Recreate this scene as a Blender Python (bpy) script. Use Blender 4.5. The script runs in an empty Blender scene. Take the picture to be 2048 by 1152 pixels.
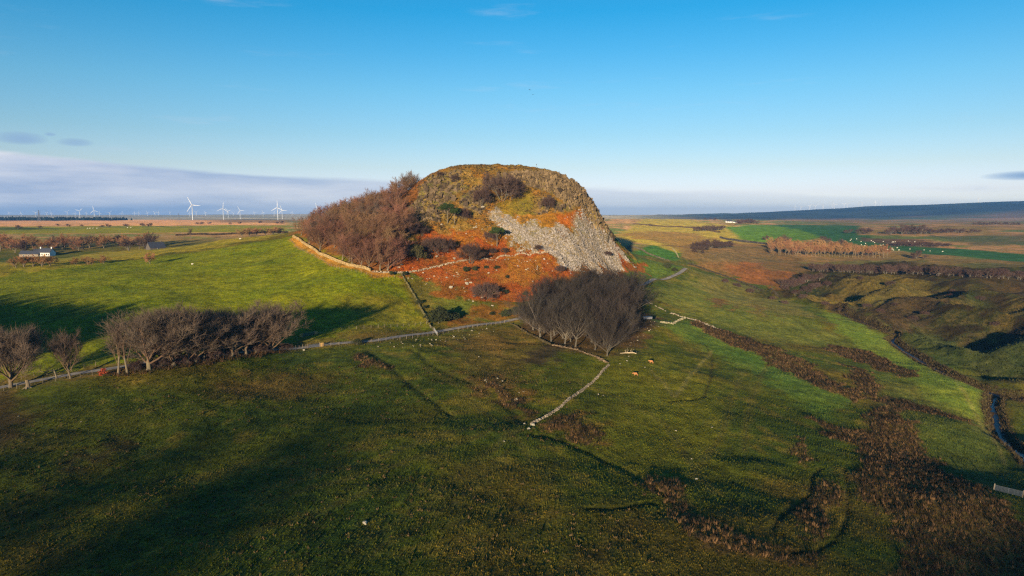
import bpy, math, random
import numpy as np
from mathutils import Matrix, Vector

sc = bpy.context.scene
R = math.radians
# ---------------------------------------------------------------- camera
FPX, CX, CY = 1370.0, 1024.0, 576.0
PITCH = R(5.92)
CAMZ = 48.0
HAZE = 6.5e-5
cam = bpy.data.cameras.new("camera")
cam.sensor_width = 36.0
cam.lens = 36.0 * FPX / 2048.0
cam.clip_start = 1.0
cam.clip_end = 60000.0
cam_o = bpy.data.objects.new("camera", cam)
sc.collection.objects.link(cam_o)
cam_o.location = (0, 0, CAMZ)
cam_o.rotation_euler = (R(90) - PITCH, 0, 0)
sc.camera = cam_o
# ---------------------------------------------------------------- sky
SUN_EL, SUN_AZ = R(7.2), R(195.0)
w = bpy.data.worlds.new("World"); sc.world = w; w.use_nodes = True
nt = w.node_tree; N = nt.nodes; L = nt.links
bg = N["Background"]
sky = N.new("ShaderNodeTexSky"); sky.sky_type = 'NISHITA'; sky.sun_disc = False
sky.sun_elevation = SUN_EL; sky.sun_rotation = SUN_AZ
sky.altitude = 250; sky.air_density = 1.0; sky.dust_density = 0.4; sky.ozone_density = 2.0
def node(tree, kind, **kw):
    n = tree.nodes.new(kind)
    for k, v in kw.items():
        if k.startswith("i_"): n.inputs[k[2:].replace("_", " ")].default_value = v
        else: setattr(n, k, v)
    return n
def ramp(tree, stops, interp='LINEAR'):
    r = tree.nodes.new("ShaderNodeValToRGB"); r.color_ramp.interpolation = interp
    e = r.color_ramp.elements
    while len(e) < len(stops): e.new(0.5)
    for k, (p, c) in enumerate(stops):
        e[k].position = p; e[k].color = (c[0], c[1], c[2], 1) if hasattr(c, "__len__") else (c, c, c, 1)
    return r
def mathn(tree, op, a=None, b=None, clamp=False):
    m = tree.nodes.new("ShaderNodeMath"); m.operation = op; m.use_clamp = clamp
    for i, v in enumerate((a, b)):
        if v is None: continue
        if isinstance(v, (int, float)): m.inputs[i].default_value = v
        else: tree.links.new(v, m.inputs[i])
    return m.outputs[0]
def mixc(tree, f, a, b, mode='MIX'):
    m = tree.nodes.new("ShaderNodeMix"); m.data_type = 'RGBA'; m.blend_type = mode
    for s, v in ((m.inputs[0], f), (m.inputs[6], a), (m.inputs[7], b)):
        if isinstance(v, (int, float)): s.default_value = v
        elif hasattr(v, "__len__"): s.default_value = (v[0], v[1], v[2], 1)
        else: tree.links.new(v, s)
    return m.outputs[2]
tc = N.new("ShaderNodeTexCoord")
sep = N.new("ShaderNodeSeparateXYZ"); L.new(tc.outputs["Generated"], sep.inputs[0])
elev = mathn(nt, 'ARCSINE', sep.outputs[2])            # radians above the horizon
# air colour over the whole dome: pale blue low down, deeper blue high up
tint = ramp(nt, [(0.0, (1.35, 1.55, 2.7)), (.0388, (1.08, 1.06, 1.75)), (.0776, (.90, .90, 1.18)), (.126, (.68, .85, 1.05)), (.194, (.46, .85, 1.06)), (.252, (.26, .80, 1.07)), (.31, (.10, .75, 1.06)), (.388, (.12, .73, 1.03)), (.8, (.32, .80, 1.02)), (1.0, (.40, .84, 1.02))])
L.new(mathn(nt, 'DIVIDE', elev, 0.9, True), tint.inputs[0])
skyc = mixc(nt, 1.0, sky.outputs[0], tint.outputs[0], 'MULTIPLY')
# low cloud bank: streaky noise over azimuth / elevation
azi = mathn(nt, 'ARCTAN2', sep.outputs[0], sep.outputs[1])
comb = N.new("ShaderNodeCombineXYZ"); L.new(azi, comb.inputs[0]); L.new(mathn(nt, 'MULTIPLY', elev, 7.0), comb.inputs[1])
nz = node(nt, "ShaderNodeTexNoise", i_Scale=3.2, i_Detail=8.0, i_Roughness=0.55); L.new(comb.outputs[0], nz.inputs["Vector"])
nz2 = node(nt, "ShaderNodeTexNoise", i_Scale=1.3, i_Detail=5.0, i_Roughness=0.5); L.new(comb.outputs[0], nz2.inputs["Vector"])
# top edge of the bank: higher towards the left (west), low on the right
top = mathn(nt, 'SUBTRACT', 0.049, mathn(nt, 'MULTIPLY', azi, 0.036))
top = mathn(nt, 'ADD', top, mathn(nt, 'MULTIPLY', mathn(nt, 'SUBTRACT', nz2.outputs[0], 0.5), 0.03))
bank = mathn(nt, 'MULTIPLY', mathn(nt, 'SUBTRACT', top, elev), 230.0)
bank = mathn(nt, 'ADD', bank, mathn(nt, 'MULTIPLY', mathn(nt, 'SUBTRACT', nz.outputs[0], 0.5), 6.5), False)
bankc = ramp(nt, [(0.0, 0.0), (1.0, 1.0)], 'EASE'); L.new(mathn(nt, 'MULTIPLY', bank, 0.6, True), bankc.inputs[0])
bmask = mathn(nt, 'MULTIPLY', bankc.outputs[0], mathn(nt, 'SUBTRACT', 0.58, mathn(nt, 'MULTIPLY', azi, .75), True))
bcol = mixc(nt, mathn(nt, 'MULTIPLY', mathn(nt, 'SUBTRACT', nz.outputs[0], 0.42), 4.5, True), (2.15, 2.7, 3.75), (4.3, 4.4, 4.7))
c1 = mixc(nt, bmask, skyc, bcol)
# thin wisps higher up
nz3 = node(nt, "ShaderNodeTexNoise", i_Scale=4.2, i_Detail=7.0, i_Roughness=0.6)
mp = N.new("ShaderNodeMapping"); mp.inputs["Location"].default_value = (4.1, 1.7, 0); L.new(comb.outputs[0], mp.inputs[0]); L.new(mp.outputs[0], nz3.inputs["Vector"])
wis = ramp(nt, [(0.575, 0.0), (0.84, 1.0)], 'EASE'); L.new(nz3.outputs[0], wis.inputs[0])
wfade = ramp(nt, [(0.0, 1.0), (0.12, 1.0), (0.4, 0.45), (1.0, 0.2)]); L.new(mathn(nt, 'DIVIDE', elev, 0.9, True), wfade.inputs[0])
c2 = mixc(nt, mathn(nt, 'MULTIPLY', mathn(nt, 'MULTIPLY', wis.outputs[0], wfade.outputs[0]), 0.5), c1, (3.3, 3.7, 4.4))
# two small dark scraps of cloud, low in the west
for (az0, el0, wa, we) in ((-.612, .0925, .030, .0085), (-.560, .0905, .024, .006), (-.585, .098, .008, .003), (.64, .048, .05, .006)):
    da = mathn(nt, 'POWER', mathn(nt, 'DIVIDE', mathn(nt, 'SUBTRACT', azi, az0), wa), 2.0); de = mathn(nt, 'POWER', mathn(nt, 'DIVIDE', mathn(nt, 'SUBTRACT', elev, el0), we), 2.0)
    bl = mathn(nt, 'SUBTRACT', mathn(nt, 'ADD', 1.0, mathn(nt, 'MULTIPLY', mathn(nt, 'SUBTRACT', nz.outputs[0], .5), 2.6)), mathn(nt, 'ADD', da, de), True)
    c2 = mixc(nt, mathn(nt, 'MULTIPLY', bl, .92, True), c2, (1.5, 2.35, 3.6))
L.new(c2, bg.inputs[0])
bg.inputs[1].default_value = 0.12
# ---------------------------------------------------------------- sun
sun = bpy.data.lights.new("sun", 'SUN'); sun.energy = 5.0; sun.angle = R(0.9); sun.color = (1.0, 0.79, 0.52)
sun_o = bpy.data.objects.new("sun", sun); sc.collection.objects.link(sun_o)
sdir = Vector((math.sin(SUN_AZ) * math.cos(SUN_EL), math.cos(SUN_AZ) * math.cos(SUN_EL), math.sin(SUN_EL)))
sun_o.rotation_euler = sdir.to_track_quat('Z', 'Y').to_euler()
sun_o.location = sdir * 300
sc.view_settings.view_transform = 'Standard'; sc.view_settings.look = 'None'
sc.view_settings.exposure = 0.66; sc.view_settings.gamma = 1.0
sc.view_settings.use_curve_mapping = False
sc.cycles.max_bounces = 6; sc.cycles.diffuse_bounces = 3; sc.cycles.volume_bounces = 0
sc.cycles.volume_step_rate = 4.0
sc.cycles.use_denoising = False
sc.cycles.pixel_filter_type = 'BLACKMAN_HARRIS'; sc.cycles.filter_width = 1.3
# ================================================================ helpers
rng = np.random.default_rng(7)
rnd = random.Random(11)
def hash2(ix, iy, seed):
    h = (ix.astype(np.int64) * 374761393 + iy.astype(np.int64) * 668265263 + seed * 974711) & 0xffffffff
    h = ((h ^ (h >> 13)) * 1274126177) & 0xffffffff
    h = h ^ (h >> 16)
    return (h & 0xffffff) / float(0xffffff)
def vnoise(x, y, seed=0):
    ix = np.floor(x); iy = np.floor(y); fx = x - ix; fy = y - iy
    fx = fx * fx * fx * (fx * (fx * 6 - 15) + 10); fy = fy * fy * fy * (fy * (fy * 6 - 15) + 10)
    a = hash2(ix, iy, seed); b = hash2(ix + 1, iy, seed); c = hash2(ix, iy + 1, seed); d = hash2(ix + 1, iy + 1, seed)
    return (a * (1 - fx) + b * fx) * (1 - fy) + (c * (1 - fx) + d * fx) * fy - 0.5
def fbm(x, y, wl, octv=4, seed=0, gain=0.5):
    s = np.zeros_like(x); amp = 1.0; f = 1.0 / wl
    for k in range(octv):
        s += amp * vnoise(x * f + 17.3 * k, y * f - 9.1 * k, seed + k); amp *= gain; f *= 2.03
    return s
def sstep(a, b, x):
    t = np.clip((x - a) / (b - a), 0, 1); return t * t * (3 - 2 * t)
SP, CP = math.sin(PITCH), math.cos(PITCH)
def pray(px, py):
    """photograph coordinates (2048 wide) -> x and z per metre of forward distance"""
    px = np.asarray(px, float); py = np.asarray(py, float)
    v = (px - CX) / FPX; u = (CY - py) / FPX
    den = CP + u * SP
    return v / den, (u * CP - SP) / den
# ================================================================ terrain heights
TP = []                                  # (t, s, z)
def pt(px, py, Y):
    t, e = pray(px, py); TP.append((float(t), math.log(Y), CAMZ + float(e) * Y))
def zp(px, Y, z): TP.append(((px - CX) / FPX, math.log(Y), z))
def col(px, *pairs):
    for py, Y in pairs: pt(px, py, Y)
for px, z in ((-900, 4), (-400, 3), (0, 2), (500, 2), (1000, 1.5), (1500, -1), (2048, -8), (2600, -12)): zp(px, 55, z)
col(-60, (1152, 84), (940, 122), (800, 163), (765, 178), (690, 212), (600, 258), (545, 330))
col(30, (1120, 88), (940, 121), (800, 162), (760, 178), (690, 212), (600, 256), (545, 330), (526, 390))
col(300, (1120, 88), (900, 133), (770, 172), (728, 188), (680, 216), (600, 265), (540, 340), (506, 420))
col(600, (1120, 88), (900, 132), (780, 175), (700, 222), (650, 249), (600, 275), (550, 319), (500, 385), (469, 425))
col(720, (1000, 108), (780, 176), (686, 232), (640, 258), (590, 287), (545, 312))
col(860, (1120, 88), (780, 175), (720, 208), (667, 257), (600, 303), (548, 326), (500, 352), (440, 376), (400, 397), (345, 424))
col(450, (480, 455))
# left crest falls away to a hollow with the farm
for px, Y, z in ((30, 470, 15), (30, 560, 15.5), (100, 560, 15.5), (200, 560, 18), (300, 520, 22), (400, 560, 25), (500, 560, 28), (590, 520, 33), (680, 520, 38), (-60, 560, 15)): zp(px, Y, z)
for px in (-60, 150, 400, 560): pt(px, 468, 830); pt(px, 455, 1200); pt(px, 447, 2100); pt(px, 441, 3300); pt(px, 438, 6000)
# hill
col(800, (545, 322), (500, 342), (460, 364), (425, 395)); zp(800, 430, 59); zp(800, 470, 56)
col(830, (548, 323), (500, 346), (450, 372), (400, 400), (370, 418)); zp(830, 470, 62)
col(900, (661, 264), (600, 301), (555, 325), (515, 350), (470, 368), (420, 392), (370, 415), (335, 438))
col(950, (655, 272), (600, 304), (550, 327), (510, 355), (460, 377), (400, 404), (350, 425), (334, 444))
col(1000, (640, 290), (560, 328), (510, 361), (450, 386), (400, 409), (350, 429), (335, 446))
col(1050, (636, 292), (590, 318), (540, 340), (505, 364), (450, 390), (400, 413), (352, 436), (338, 448))
col(1100, (690, 238), (620, 300), (560, 344), (512, 365), (460, 389), (420, 407), (385, 421), (352, 441), (340, 450))
col(1150, (700, 228), (600, 335), (545, 368), (500, 388), (450, 408), (410, 422), (374, 437))
col(1180, (540, 388), (500, 408), (460, 424), (425, 438), (401, 447))
col(1210, (530, 418), (500, 433), (475, 443), (450, 452))
col(1240, (520, 445), (503, 458), (490, 465))
col(1275, (571, 398), (530, 470), (514, 510))
for px, Y, z in ((870, 475, 78), (930, 478, 81), (1000, 480, 80.5), (1060, 480, 79.5), (1110, 482, 73), (1150, 485, 62), (1180, 490, 50), (1210, 500, 36), (1240, 510, 26),
                 (800, 540, 42), (860, 530, 62), (950, 540, 64), (1050, 540, 60), (1150, 545, 40), (1230, 560, 22),
                 (740, 600, 32), (860, 620, 34), (1000, 620, 34), (1150, 620, 24)): zp(px, Y, z)
# wood on the left flank
for px, Y, z in ((640, 425, 41), (700, 430, 48), (760, 430, 54), (825, 432, 63), (700, 480, 44), (760, 480, 50), (700, 370, 37.5), (760, 370, 41), (650, 360, 31), (740, 330, 27), (700, 318, 23.5)): zp(px, Y, z)
# right-hand slope, valley and beyond
col(1100, (1120, 89), (900, 134), (780, 178))
col(1300, (1120, 90), (900, 138), (720, 221), (640, 288), (585, 370), (555, 430), (500, 640), (470, 980))
col(1380, (535, 500), (500, 690), (478, 960))
col(1500, (1120, 93), (900, 146), (740, 230), (650, 335), (590, 480), (566, 575), (520, 720), (484, 1000), (455, 1450))
col(1620, (1120, 96), (900, 152), (740, 245), (640, 370), (597, 490), (578, 540), (530, 690), (510, 800), (480, 1050), (455, 1500))
col(1800, (1120, 102), (950, 144), (800, 218), (720, 300), (682, 345), (650, 385), (600, 460), (570, 520), (535, 640), (508, 790), (470, 1150), (450, 1600))
col(1920, (1000, 130), (850, 196), (780, 248), (752, 272), (720, 300), (640, 372), (570, 510), (540, 620))
col(2010, (1120, 108), (950, 160), (870, 208), (790, 252), (750, 278), (700, 310), (600, 440), (545, 600), (515, 760), (480, 1050), (455, 1500))
col(2120, (1120, 110), (880, 205), (780, 262), (700, 315), (600, 445), (545, 600), (480, 1050))
for px in (1240, 1330): pt(px, 452, 1500); pt(px, 439, 2300)
for px in (1480,): pt(px, 446, 1900); pt(px, 440, 3000)
for px in (1700, 1900, 2100): pt(px, 446, 2200); pt(px, 441, 3400)
# the far country and the ridges on the skyline
for px, py, Y in ((-200, 429, 13000), (0, 430, 12000), (200, 430, 12000), (400, 430, 12000), (600, 428, 12000), (1000, 430, 12000), (1240, 430, 12000), (1400, 431, 10000), (1520, 427, 8000),
                  (1640, 420, 7300), (1760, 411, 7000), (1900, 408, 6700), (2020, 402, 6400), (2200, 398, 6400)): pt(px, py, Y)
for px, Y, z in ((1640, 5200, 42), (1900, 4800, 48), (2100, 4600, 55), (1700, 11000, 60), (2000, 11000, 70), (2300, 11000, 70), (1000, 6000, 38), (1000, 2500, 28), (800, 2500, 26), (1000, 1200, 26), (800, 1200, 25), (700, 800, 26), (1000, 850, 24)): zp(px, Y, z)
for px, Y, z in ((-400, 16000, 60), (600, 16000, 60), (1500, 16000, 60), (2400, 16000, 80)): zp(px, Y, z)
for px, Y, z in ((-500, 200, 8), (-500, 400, 20), (-600, 1000, 25), (-600, 4000, 32), (2600, 200, -14), (2600, 400, -6), (2700, 1000, 12), (2700, 4000, 34)): zp(px, Y, z)
TPa = np.array(TP); T_, S_, Z_ = TPa.T
C2 = 0.018 ** 2
D = np.sqrt((T_[:, None] - T_) ** 2 + (S_[:, None] - S_) ** 2 + C2)
n = len(T_)
A = np.zeros((n + 3, n + 3)); A[:n, :n] = D + np.eye(n) * (-0.004); A[:n, n] = 1; A[:n, n + 1] = T_; A[:n, n + 2] = S_
A[n:, :n] = A[:n, n:].T
wgt = np.linalg.solve(A, np.r_[Z_, 0, 0, 0])
def base_height(x, y):
    yy = np.maximum(y, 55.0); t = np.clip(x / yy, -1.3, 1.3); s = np.log(yy)
    z = wgt[n] + wgt[n + 1] * t + wgt[n + 2] * s
    for k in range(n): z += wgt[k] * np.sqrt((t - T_[k]) ** 2 + (s - S_[k]) ** 2 + C2)
    return z
def grow(a, b, d, g):
    out = []; v = a
    while v < b: v += d; d *= g; out.append(v)
    return out
ys = np.array(list(np.arange(-430, 60, 10.0)) + list(np.arange(60, 180, .8)) + list(np.arange(180, 320, 1.2)) + list(np.arange(320, 470, .75)) + list(np.arange(470, 600, 2.0)) + list(np.arange(600, 900, 4.0)) + grow(900, 15000, 5, 1.045))
xs_r = list(np.arange(140, 300, 1.6)) + list(np.arange(300, 700, 6.0)) + grow(700, 15500, 7, 1.09)
xs_l = list(np.arange(100, 270, 1.6)) + list(np.arange(270, 700, 6.0)) + grow(700, 15500, 7, 1.09)
xs = np.array([-v for v in reversed(xs_l)] + list(np.arange(-99.2, 139.6, .8)) + xs_r)
GX, GY = np.meshgrid(xs, ys)
H = base_height(GX, GY)
# unseen rise added behind the viewpoint so the wood's shadows reach the near field
H += 47.0 * sstep(-60, -330, GY)
YY = np.maximum(GY, 60)
def gsample(arr, x, y):
    x = np.asarray(x, float); y = np.asarray(y, float)
    i = np.clip(np.searchsorted(xs, x) - 1, 0, len(xs) - 2); j = np.clip(np.searchsorted(ys, y) - 1, 0, len(ys) - 2)
    fx = np.clip((x - xs[i]) / (xs[i + 1] - xs[i]), 0, 1); fy = np.clip((y - ys[j]) / (ys[j + 1] - ys[j]), 0, 1)
    return (arr[j, i] * (1 - fx) + arr[j, i + 1] * fx) * (1 - fy) + (arr[j + 1, i] * (1 - fx) + arr[j + 1, i + 1] * fx) * fy
H0 = H.copy()
MARCH = np.exp(np.arange(math.log(70), math.log(20000), 0.0025))
def hit(px, py, arr=None):
    """where a sight line of the photograph meets the ground -> x, y"""
    arr = H0 if arr is None else arr
    t, e = pray(np.atleast_1d(px), np.atleast_1d(py))
    X = t[:, None] * MARCH; Zr = CAMZ + e[:, None] * MARCH
    d = Zr - gsample(arr, X, np.broadcast_to(MARCH, X.shape))
    under = d < 0
    k = np.where(under.any(1), under.argmax(1), len(MARCH) - 1); k0 = np.maximum(k - 1, 0)
    ar = np.arange(len(k)); d0 = d[ar, k0]; d1 = d[ar, k]
    f = np.where(under.any(1) & (k > 0), d0 / np.maximum(d0 - d1, 1e-6), 1.0)
    Y = MARCH[k0] + (MARCH[k] - MARCH[k0]) * f
    return t * Y, Y
def ground(x, y): return gsample(H, x, y)
# ---- world-space polygons and lines taken over from the photograph
def sdist_poly(poly_px, pert=0.0, seed=1, world=None):
    """signed distance (metres, + inside) of every terrain vertex to a polygon on the ground"""
    if world is None:
        p = np.array(poly_px, float); x, y = hit(p[:, 0], p[:, 1])
    else: x, y = np.array(world, float).T
    return _sd(x, y, True, pert, seed)
def sdist_line(line_px, seed=1, pert=0.0, world=None):
    if world is None:
        p = np.array(line_px, float); x, y = hit(p[:, 0], p[:, 1])
    else: x, y = np.array(world, float).T
    return _sd(x, y, False, pert, seed)
LT = GX / YY; LS = np.log(YY)
NPX = fbm(LT * 40, LS * 40, 1.0, 4, 91); NPY = fbm(LT * 40, LS * 40, 1.0, 4, 191)
NFX = fbm(LT * 220, LS * 220, 1.0, 2, 391)
def _sd(x, y, closed, pert, seed):
    t = x / y; s = np.log(y); m = 0.05 + pert * .03
    J = np.where((ys > math.exp(s.min() - m)) & (ys < math.exp(s.max() + m)))[0]
    if len(J) == 0: return np.full(GX.shape, -1e3)
    j0, j1 = J[0], J[-1] + 1
    ymx = ys[j1 - 1]; xl = min(((t.min() - m) * ys[j0]), ((t.min() - m) * ymx)); xr = max(((t.max() + m) * ys[j0]), ((t.max() + m) * ymx))
    I = np.where((xs > xl) & (xs < xr))[0]; i0, i1 = I[0], I[-1] + 1
    a = LT[j0:j1, i0:i1]; b = LS[j0:j1, i0:i1]
    if pert:
        a = a + (NPX[j0:j1, i0:i1] * .030 + NFX[j0:j1, i0:i1] * .008) * pert; b = b + (NPY[j0:j1, i0:i1] * .030 + NFX[j0:j1, i0:i1] * .008) * pert
    dm = np.full(a.shape, 1e9); ins = np.zeros(a.shape, bool); k = len(t)
    for q in range(k if closed else k - 1):
        ax, ay, bx, by = t[q], s[q], t[(q + 1) % k], s[(q + 1) % k]
        ex, ey = bx - ax, by - ay
        h = np.clip(((a - ax) * ex + (b - ay) * ey) / (ex * ex + ey * ey + 1e-12), 0, 1)
        dm = np.minimum(dm, (a - ax - ex * h) ** 2 + (b - ay - ey * h) ** 2)
        if closed: ins ^= ((ay > b) != (by > b)) & (a < ex * (b - ay) / (ey + 1e-12) + ax)
    d = np.sqrt(dm)
    out = np.full(GX.shape, -1e3)
    out[j0:j1, i0:i1] = np.where(ins, d, -d) * YY[j0:j1, i0:i1]
    return out
# ---- lines on the ground
ROAD = [(-40, 783), (60, 765), (150, 748), (240, 736), (340, 722), (430, 711), (550, 700), (640, 691), (750, 683), (870, 665), (960, 650), (1020, 641), (1070, 631), (1130, 612), (1200, 594), (1250, 579), (1285, 570), (1340, 555), (1362, 545), (1372, 537)]
STREAM1 = [(1560, 575), (1640, 602), (1700, 628), (1760, 656), (1800, 668), (1782, 676), (1800, 690), (1850, 720), (1900, 748), (1960, 771), (2010, 787), (2060, 800)]
STREAM2 = [(2060, 790), (1990, 783), (1984, 810), (1998, 850), (2020, 885), (2070, 930)]
d_road = sdist_line(ROAD); d_st = np.maximum(sdist_line(STREAM1), sdist_line(STREAM2))
DITCH = [[(1645, 935), (1625, 950), (1622, 985), (1590, 1010), (1560, 1040), (1545, 1062)],
         [(1688, 940), (1698, 985), (1695, 1035), (1680, 1070), (1655, 1095), (1625, 1108), (1560, 1112)],
         [(1360, 575), (1420, 700), (1425, 720), (1415, 780), (1395, 802), (1340, 806)],
         [(1310, 1010), (1240, 1022), (1170, 1022)]]
DITCH[2] = [(1412, 690), (1425, 715), (1421, 760), (1408, 795), (1390, 803), (1335, 808)]
LINES_DARK = [[(1180, 905), (1240, 935), (1290, 965), (1330, 990)], [(1060, 870), (1110, 880), (1180, 905)],
              [(820, 700), (860, 730), (920, 755), (960, 775), (1000, 800), (1050, 845)],
              [(735, 700), (790, 745), (850, 790), (900, 825)],
              [(1530, 615), (1600, 650), (1680, 690), (1740, 715)], [(1720, 790), (1800, 800), (1880, 820), (1960, 838)]]
d_ditch = np.maximum.reduce([sdist_line(q) for q in DITCH])
d_dark = np.maximum.reduce([sdist_line(q, pert=.25) for q in LINES_DARK])
# ---- relief
near = sstep(900, 300, GY)
flat = 1 - sstep(-7, -2.0, d_road)
und = fbm(GX, GY, 45, 3, 5) * 1.6 + fbm(GX, GY, 9, 3, 9) * .45 + fbm(GX, GY, 2.2, 2, 13) * .14
hillm = sdist_poly(None, 0, 1, world=[(-78, 345), (-40, 330), (10, 335), (40, 360), (62, 400), (86, 470), (60, 540), (-40, 560), (-70, 500), (-62, 420)])
hillw = sstep(-6, 6, hillm)
H += und * (0.35 + .65 * sstep(60, 140, GY)) * flat * (1 - .4 * hillw) * np.where(GY > 700, 1 + (np.minimum(GY, 4000) - 700) / 900, 1)
H -= 1.6 * sstep(-4.0, -.8, d_st) + .5 * sstep(-14, -3, d_st)
H -= .4 * sstep(-.7, -.1, d_ditch) + .3 * sstep(-1.6, -.2, d_dark)
# tussocky roughness on the valley sides
vall = sstep(-8, 10, sdist_poly([(1500, 590), (1600, 545), (1750, 525), (2100, 540), (2100, 780), (1990, 770), (1800, 670), (1600, 600)], .5))
H += vall * (fbm(GX, GY, 14, 4, 77) * 2.4 + 2.0 + 1.5 - np.abs(fbm(GX, GY, 60, 3, 78)) * 24)
# crags on the hill
CRAG_PX = [[(1030, 338), (1110, 345), (1150, 372), (1180, 400), (1205, 440), (1228, 478), (1205, 470), (1175, 440), (1140, 412), (1100, 385), (1060, 372), (1035, 365)],
           [(1100, 400), (1140, 415), (1150, 428), (1085, 424), (1060, 415)], [(930, 385), (960, 372), (985, 395), (955, 425), (925, 415)],
           [(800, 440), (820, 400), (850, 365), (890, 340), (940, 340), (930, 370), (900, 420), (870, 440), (840, 450)],
           [(995, 336), (1040, 337), (1040, 362), (1015, 372), (990, 350)]]
d_crag = np.maximum.reduce([sdist_poly(q, .8) for q in CRAG_PX])
gy_, gx_ = np.gradient(H0, ys, xs); SLOPE = np.hypot(gx_, gy_)
craw = sstep(-1.5, 2.0, d_crag) * sstep(.30, .62, SLOPE)
d_cliff = sdist_poly(CRAG_PX[0], .6)
rg = np.abs(fbm(GX, GY, 7.5, 4, 31, .62)) + .6 * np.abs(fbm(GX * 1.7, GY * .7, 3.4, 3, 41, .6))
cr2 = craw * (.35 + .65 * sstep(-3, 3, np.maximum.reduce([sdist_poly(CRAG_PX[0], .6), sdist_poly(CRAG_PX[4], .6)])))
H += cr2 * (rg * 2.8 - .8) + hillw * (1 - craw) * fbm(GX, GY, 5.0, 4, 51, .55) * 1.5
H += sstep(-1, 2, d_cliff) * sstep(.3, .7, SLOPE) * np.abs(vnoise(GX / 1.7, GY / 9.0, 63)) * 2.2
# ================================================================ land cover
def lin(r, g, b):
    f = lambda c: c / 12.92 if c <= .04045 else ((c + .055) / 1.055) ** 2.4
    return np.array([f(r / 255), f(g / 255), f(b / 255)])
GRASS = np.array((.048, .062, .009)); OLIVE = np.array((.082, .062, .015)); DGREEN = np.array((.024, .046, .009)); PAST = np.array((.096, .118, .006))
STRAW = np.array((.19, .155, .030)); BRACK = np.array((.215, .060, .016)); ORAN = np.array((.22, .115, .022)); ROCK = np.array((.27, .215, .14))
SCREE = np.array((.20, .17, .145)); RUSH = np.array((.085, .055, .026)); MOOR = np.array((.34, .205, .135)); YEL = np.array((.26, .21, .045)); FGREEN = np.array((.06, .15, .035))
HEATH = np.array((.042, .030, .022)); LITTER = np.array((.055, .034, .022)); VALL = np.array((.034, .036, .016)); MUD = np.array((.030, .022, .018)); FOREST = np.array((.018, .026, .020)); LITG = np.array((.085, .125, .022))
C = np.empty(GX.shape + (3,)); C[:] = GRASS
def lay(wt, c, k=1.0):
    global C
    C += (wt * k)[..., None] * (c - C)
def P(poly, c, soft=1.5, pert=.6, k=1.0, seed=1):
    d = sdist_poly(poly, pert); lay(sstep(-soft, soft, d), c, k); return d
n1 = fbm(GX, GY, 30, 4, 101); n2 = fbm(GX, GY, 7, 4, 111); n3 = fbm(GX, GY, 2.0, 3, 121)
lay(sstep(-.1, .45, n1), OLIVE, .75); lay(sstep(.05, .5, -n1 + .4 * n2), DGREEN, .7); lay(sstep(.15, .5, n2), OLIVE * 1.25, .5)
# far plain
far = sstep(560, 900, GY); nf = fbm(LT * 9, LS * 16, 1.0, 4, 131)
lay(far, MOOR * .9); lay(far * sstep(.05, .2, nf), FGREEN * .8, .8); lay(far * sstep(.1, .3, -nf), STRAW * .8, .7)
vf = sstep(3900, 5600, GY); lay(vf * sstep(.3, .15, LT), np.array((.30, .26, .21))); lay(vf * sstep(.15, .3, LT), np.array((.030, .040, .040))); lay(vf * sstep(.15, .3, LT) * sstep(0, .2, fbm(LT * 14, LS * 26, 1.0, 3, 141)), FOREST * .6); lay(vf * sstep(.3, .15, LT) * sstep(.05, .2, fbm(LT * 14, LS * 26, 1.0, 3, 141)), np.array((.15, .15, .12)))
# left: pasture, straw crest, far fields
P([(-300, 800), (30, 757), (240, 728), (600, 690), (862, 660), (800, 550), (740, 552), (580, 472), (-300, 556)], PAST, 2, .2)
P([(-300, 600), (120, 585), (330, 600), (420, 640), (600, 640), (700, 580), (560, 530), (-300, 560)], PAST * np.array((1.15, 1.1, 1.0)), 12, 1, .7)
P([(680, 600), (740, 580), (820, 600), (850, 650), (740, 650)], STRAW * .75, 6, 1.2, .55)
P([(-300, 575), (0, 549), (130, 533), (300, 512), (560, 474), (588, 466), (300, 492), (-300, 540)], STRAW * np.array((.95, 1, .8)), 3, 1.0, .8)
P([(-300, 472), (30, 468), (300, 466), (575, 463), (575, 451), (300, 452), (-300, 456)], np.array((.155, .155, .012)), 8, .15)
P([(-300, 463), (60, 461), (150, 457), (30, 455), (-300, 458)], DGREEN, 6, .2, .7)
P([(-300, 455), (30, 454), (575, 450), (575, 441), (300, 440), (-300, 441)], MOOR * np.array((1.4, 1.25, 1.15)), 30, .3)
P([(430, 445), (590, 446), (590, 439), (430, 439)], OLIVE, 60, .4, .7)
P([(-300, 442), (180, 441), (185, 438), (-300, 438)], FOREST, 30, .2)
# road verge strip
P([(-60, 800), (40, 778), (240, 748), (420, 722), (560, 706), (560, 698), (240, 728), (40, 756), (-60, 775)], np.array((.10, .07, .028)), 2, 1.0, .85)
P([(-60, 770), (40, 790), (60, 830), (40, 900), (-60, 930)], LITTER, 5, 1.5, .75)
P([(120, 930), (200, 900), (270, 870), (255, 895), (180, 930), (130, 950)], LITTER * .8, 3, 1.3, .8)
P([(420, 760), (560, 745), (660, 760), (640, 790), (520, 800), (430, 790)], np.array((.075, .048, .024)), 4, 2.2, .55)
P([(560, 705), (860, 668), (860, 655), (700, 660), (560, 690)], np.array((.085, .058, .024)), 2, 1.2, .6)
# slope strip along the wood wall
P([(578, 478), (600, 500), (660, 530), (745, 556), (790, 556), (790, 545), (745, 545), (660, 515), (600, 480), (588, 472)], np.array((.25, .135, .03)), 1.0, .2)
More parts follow.
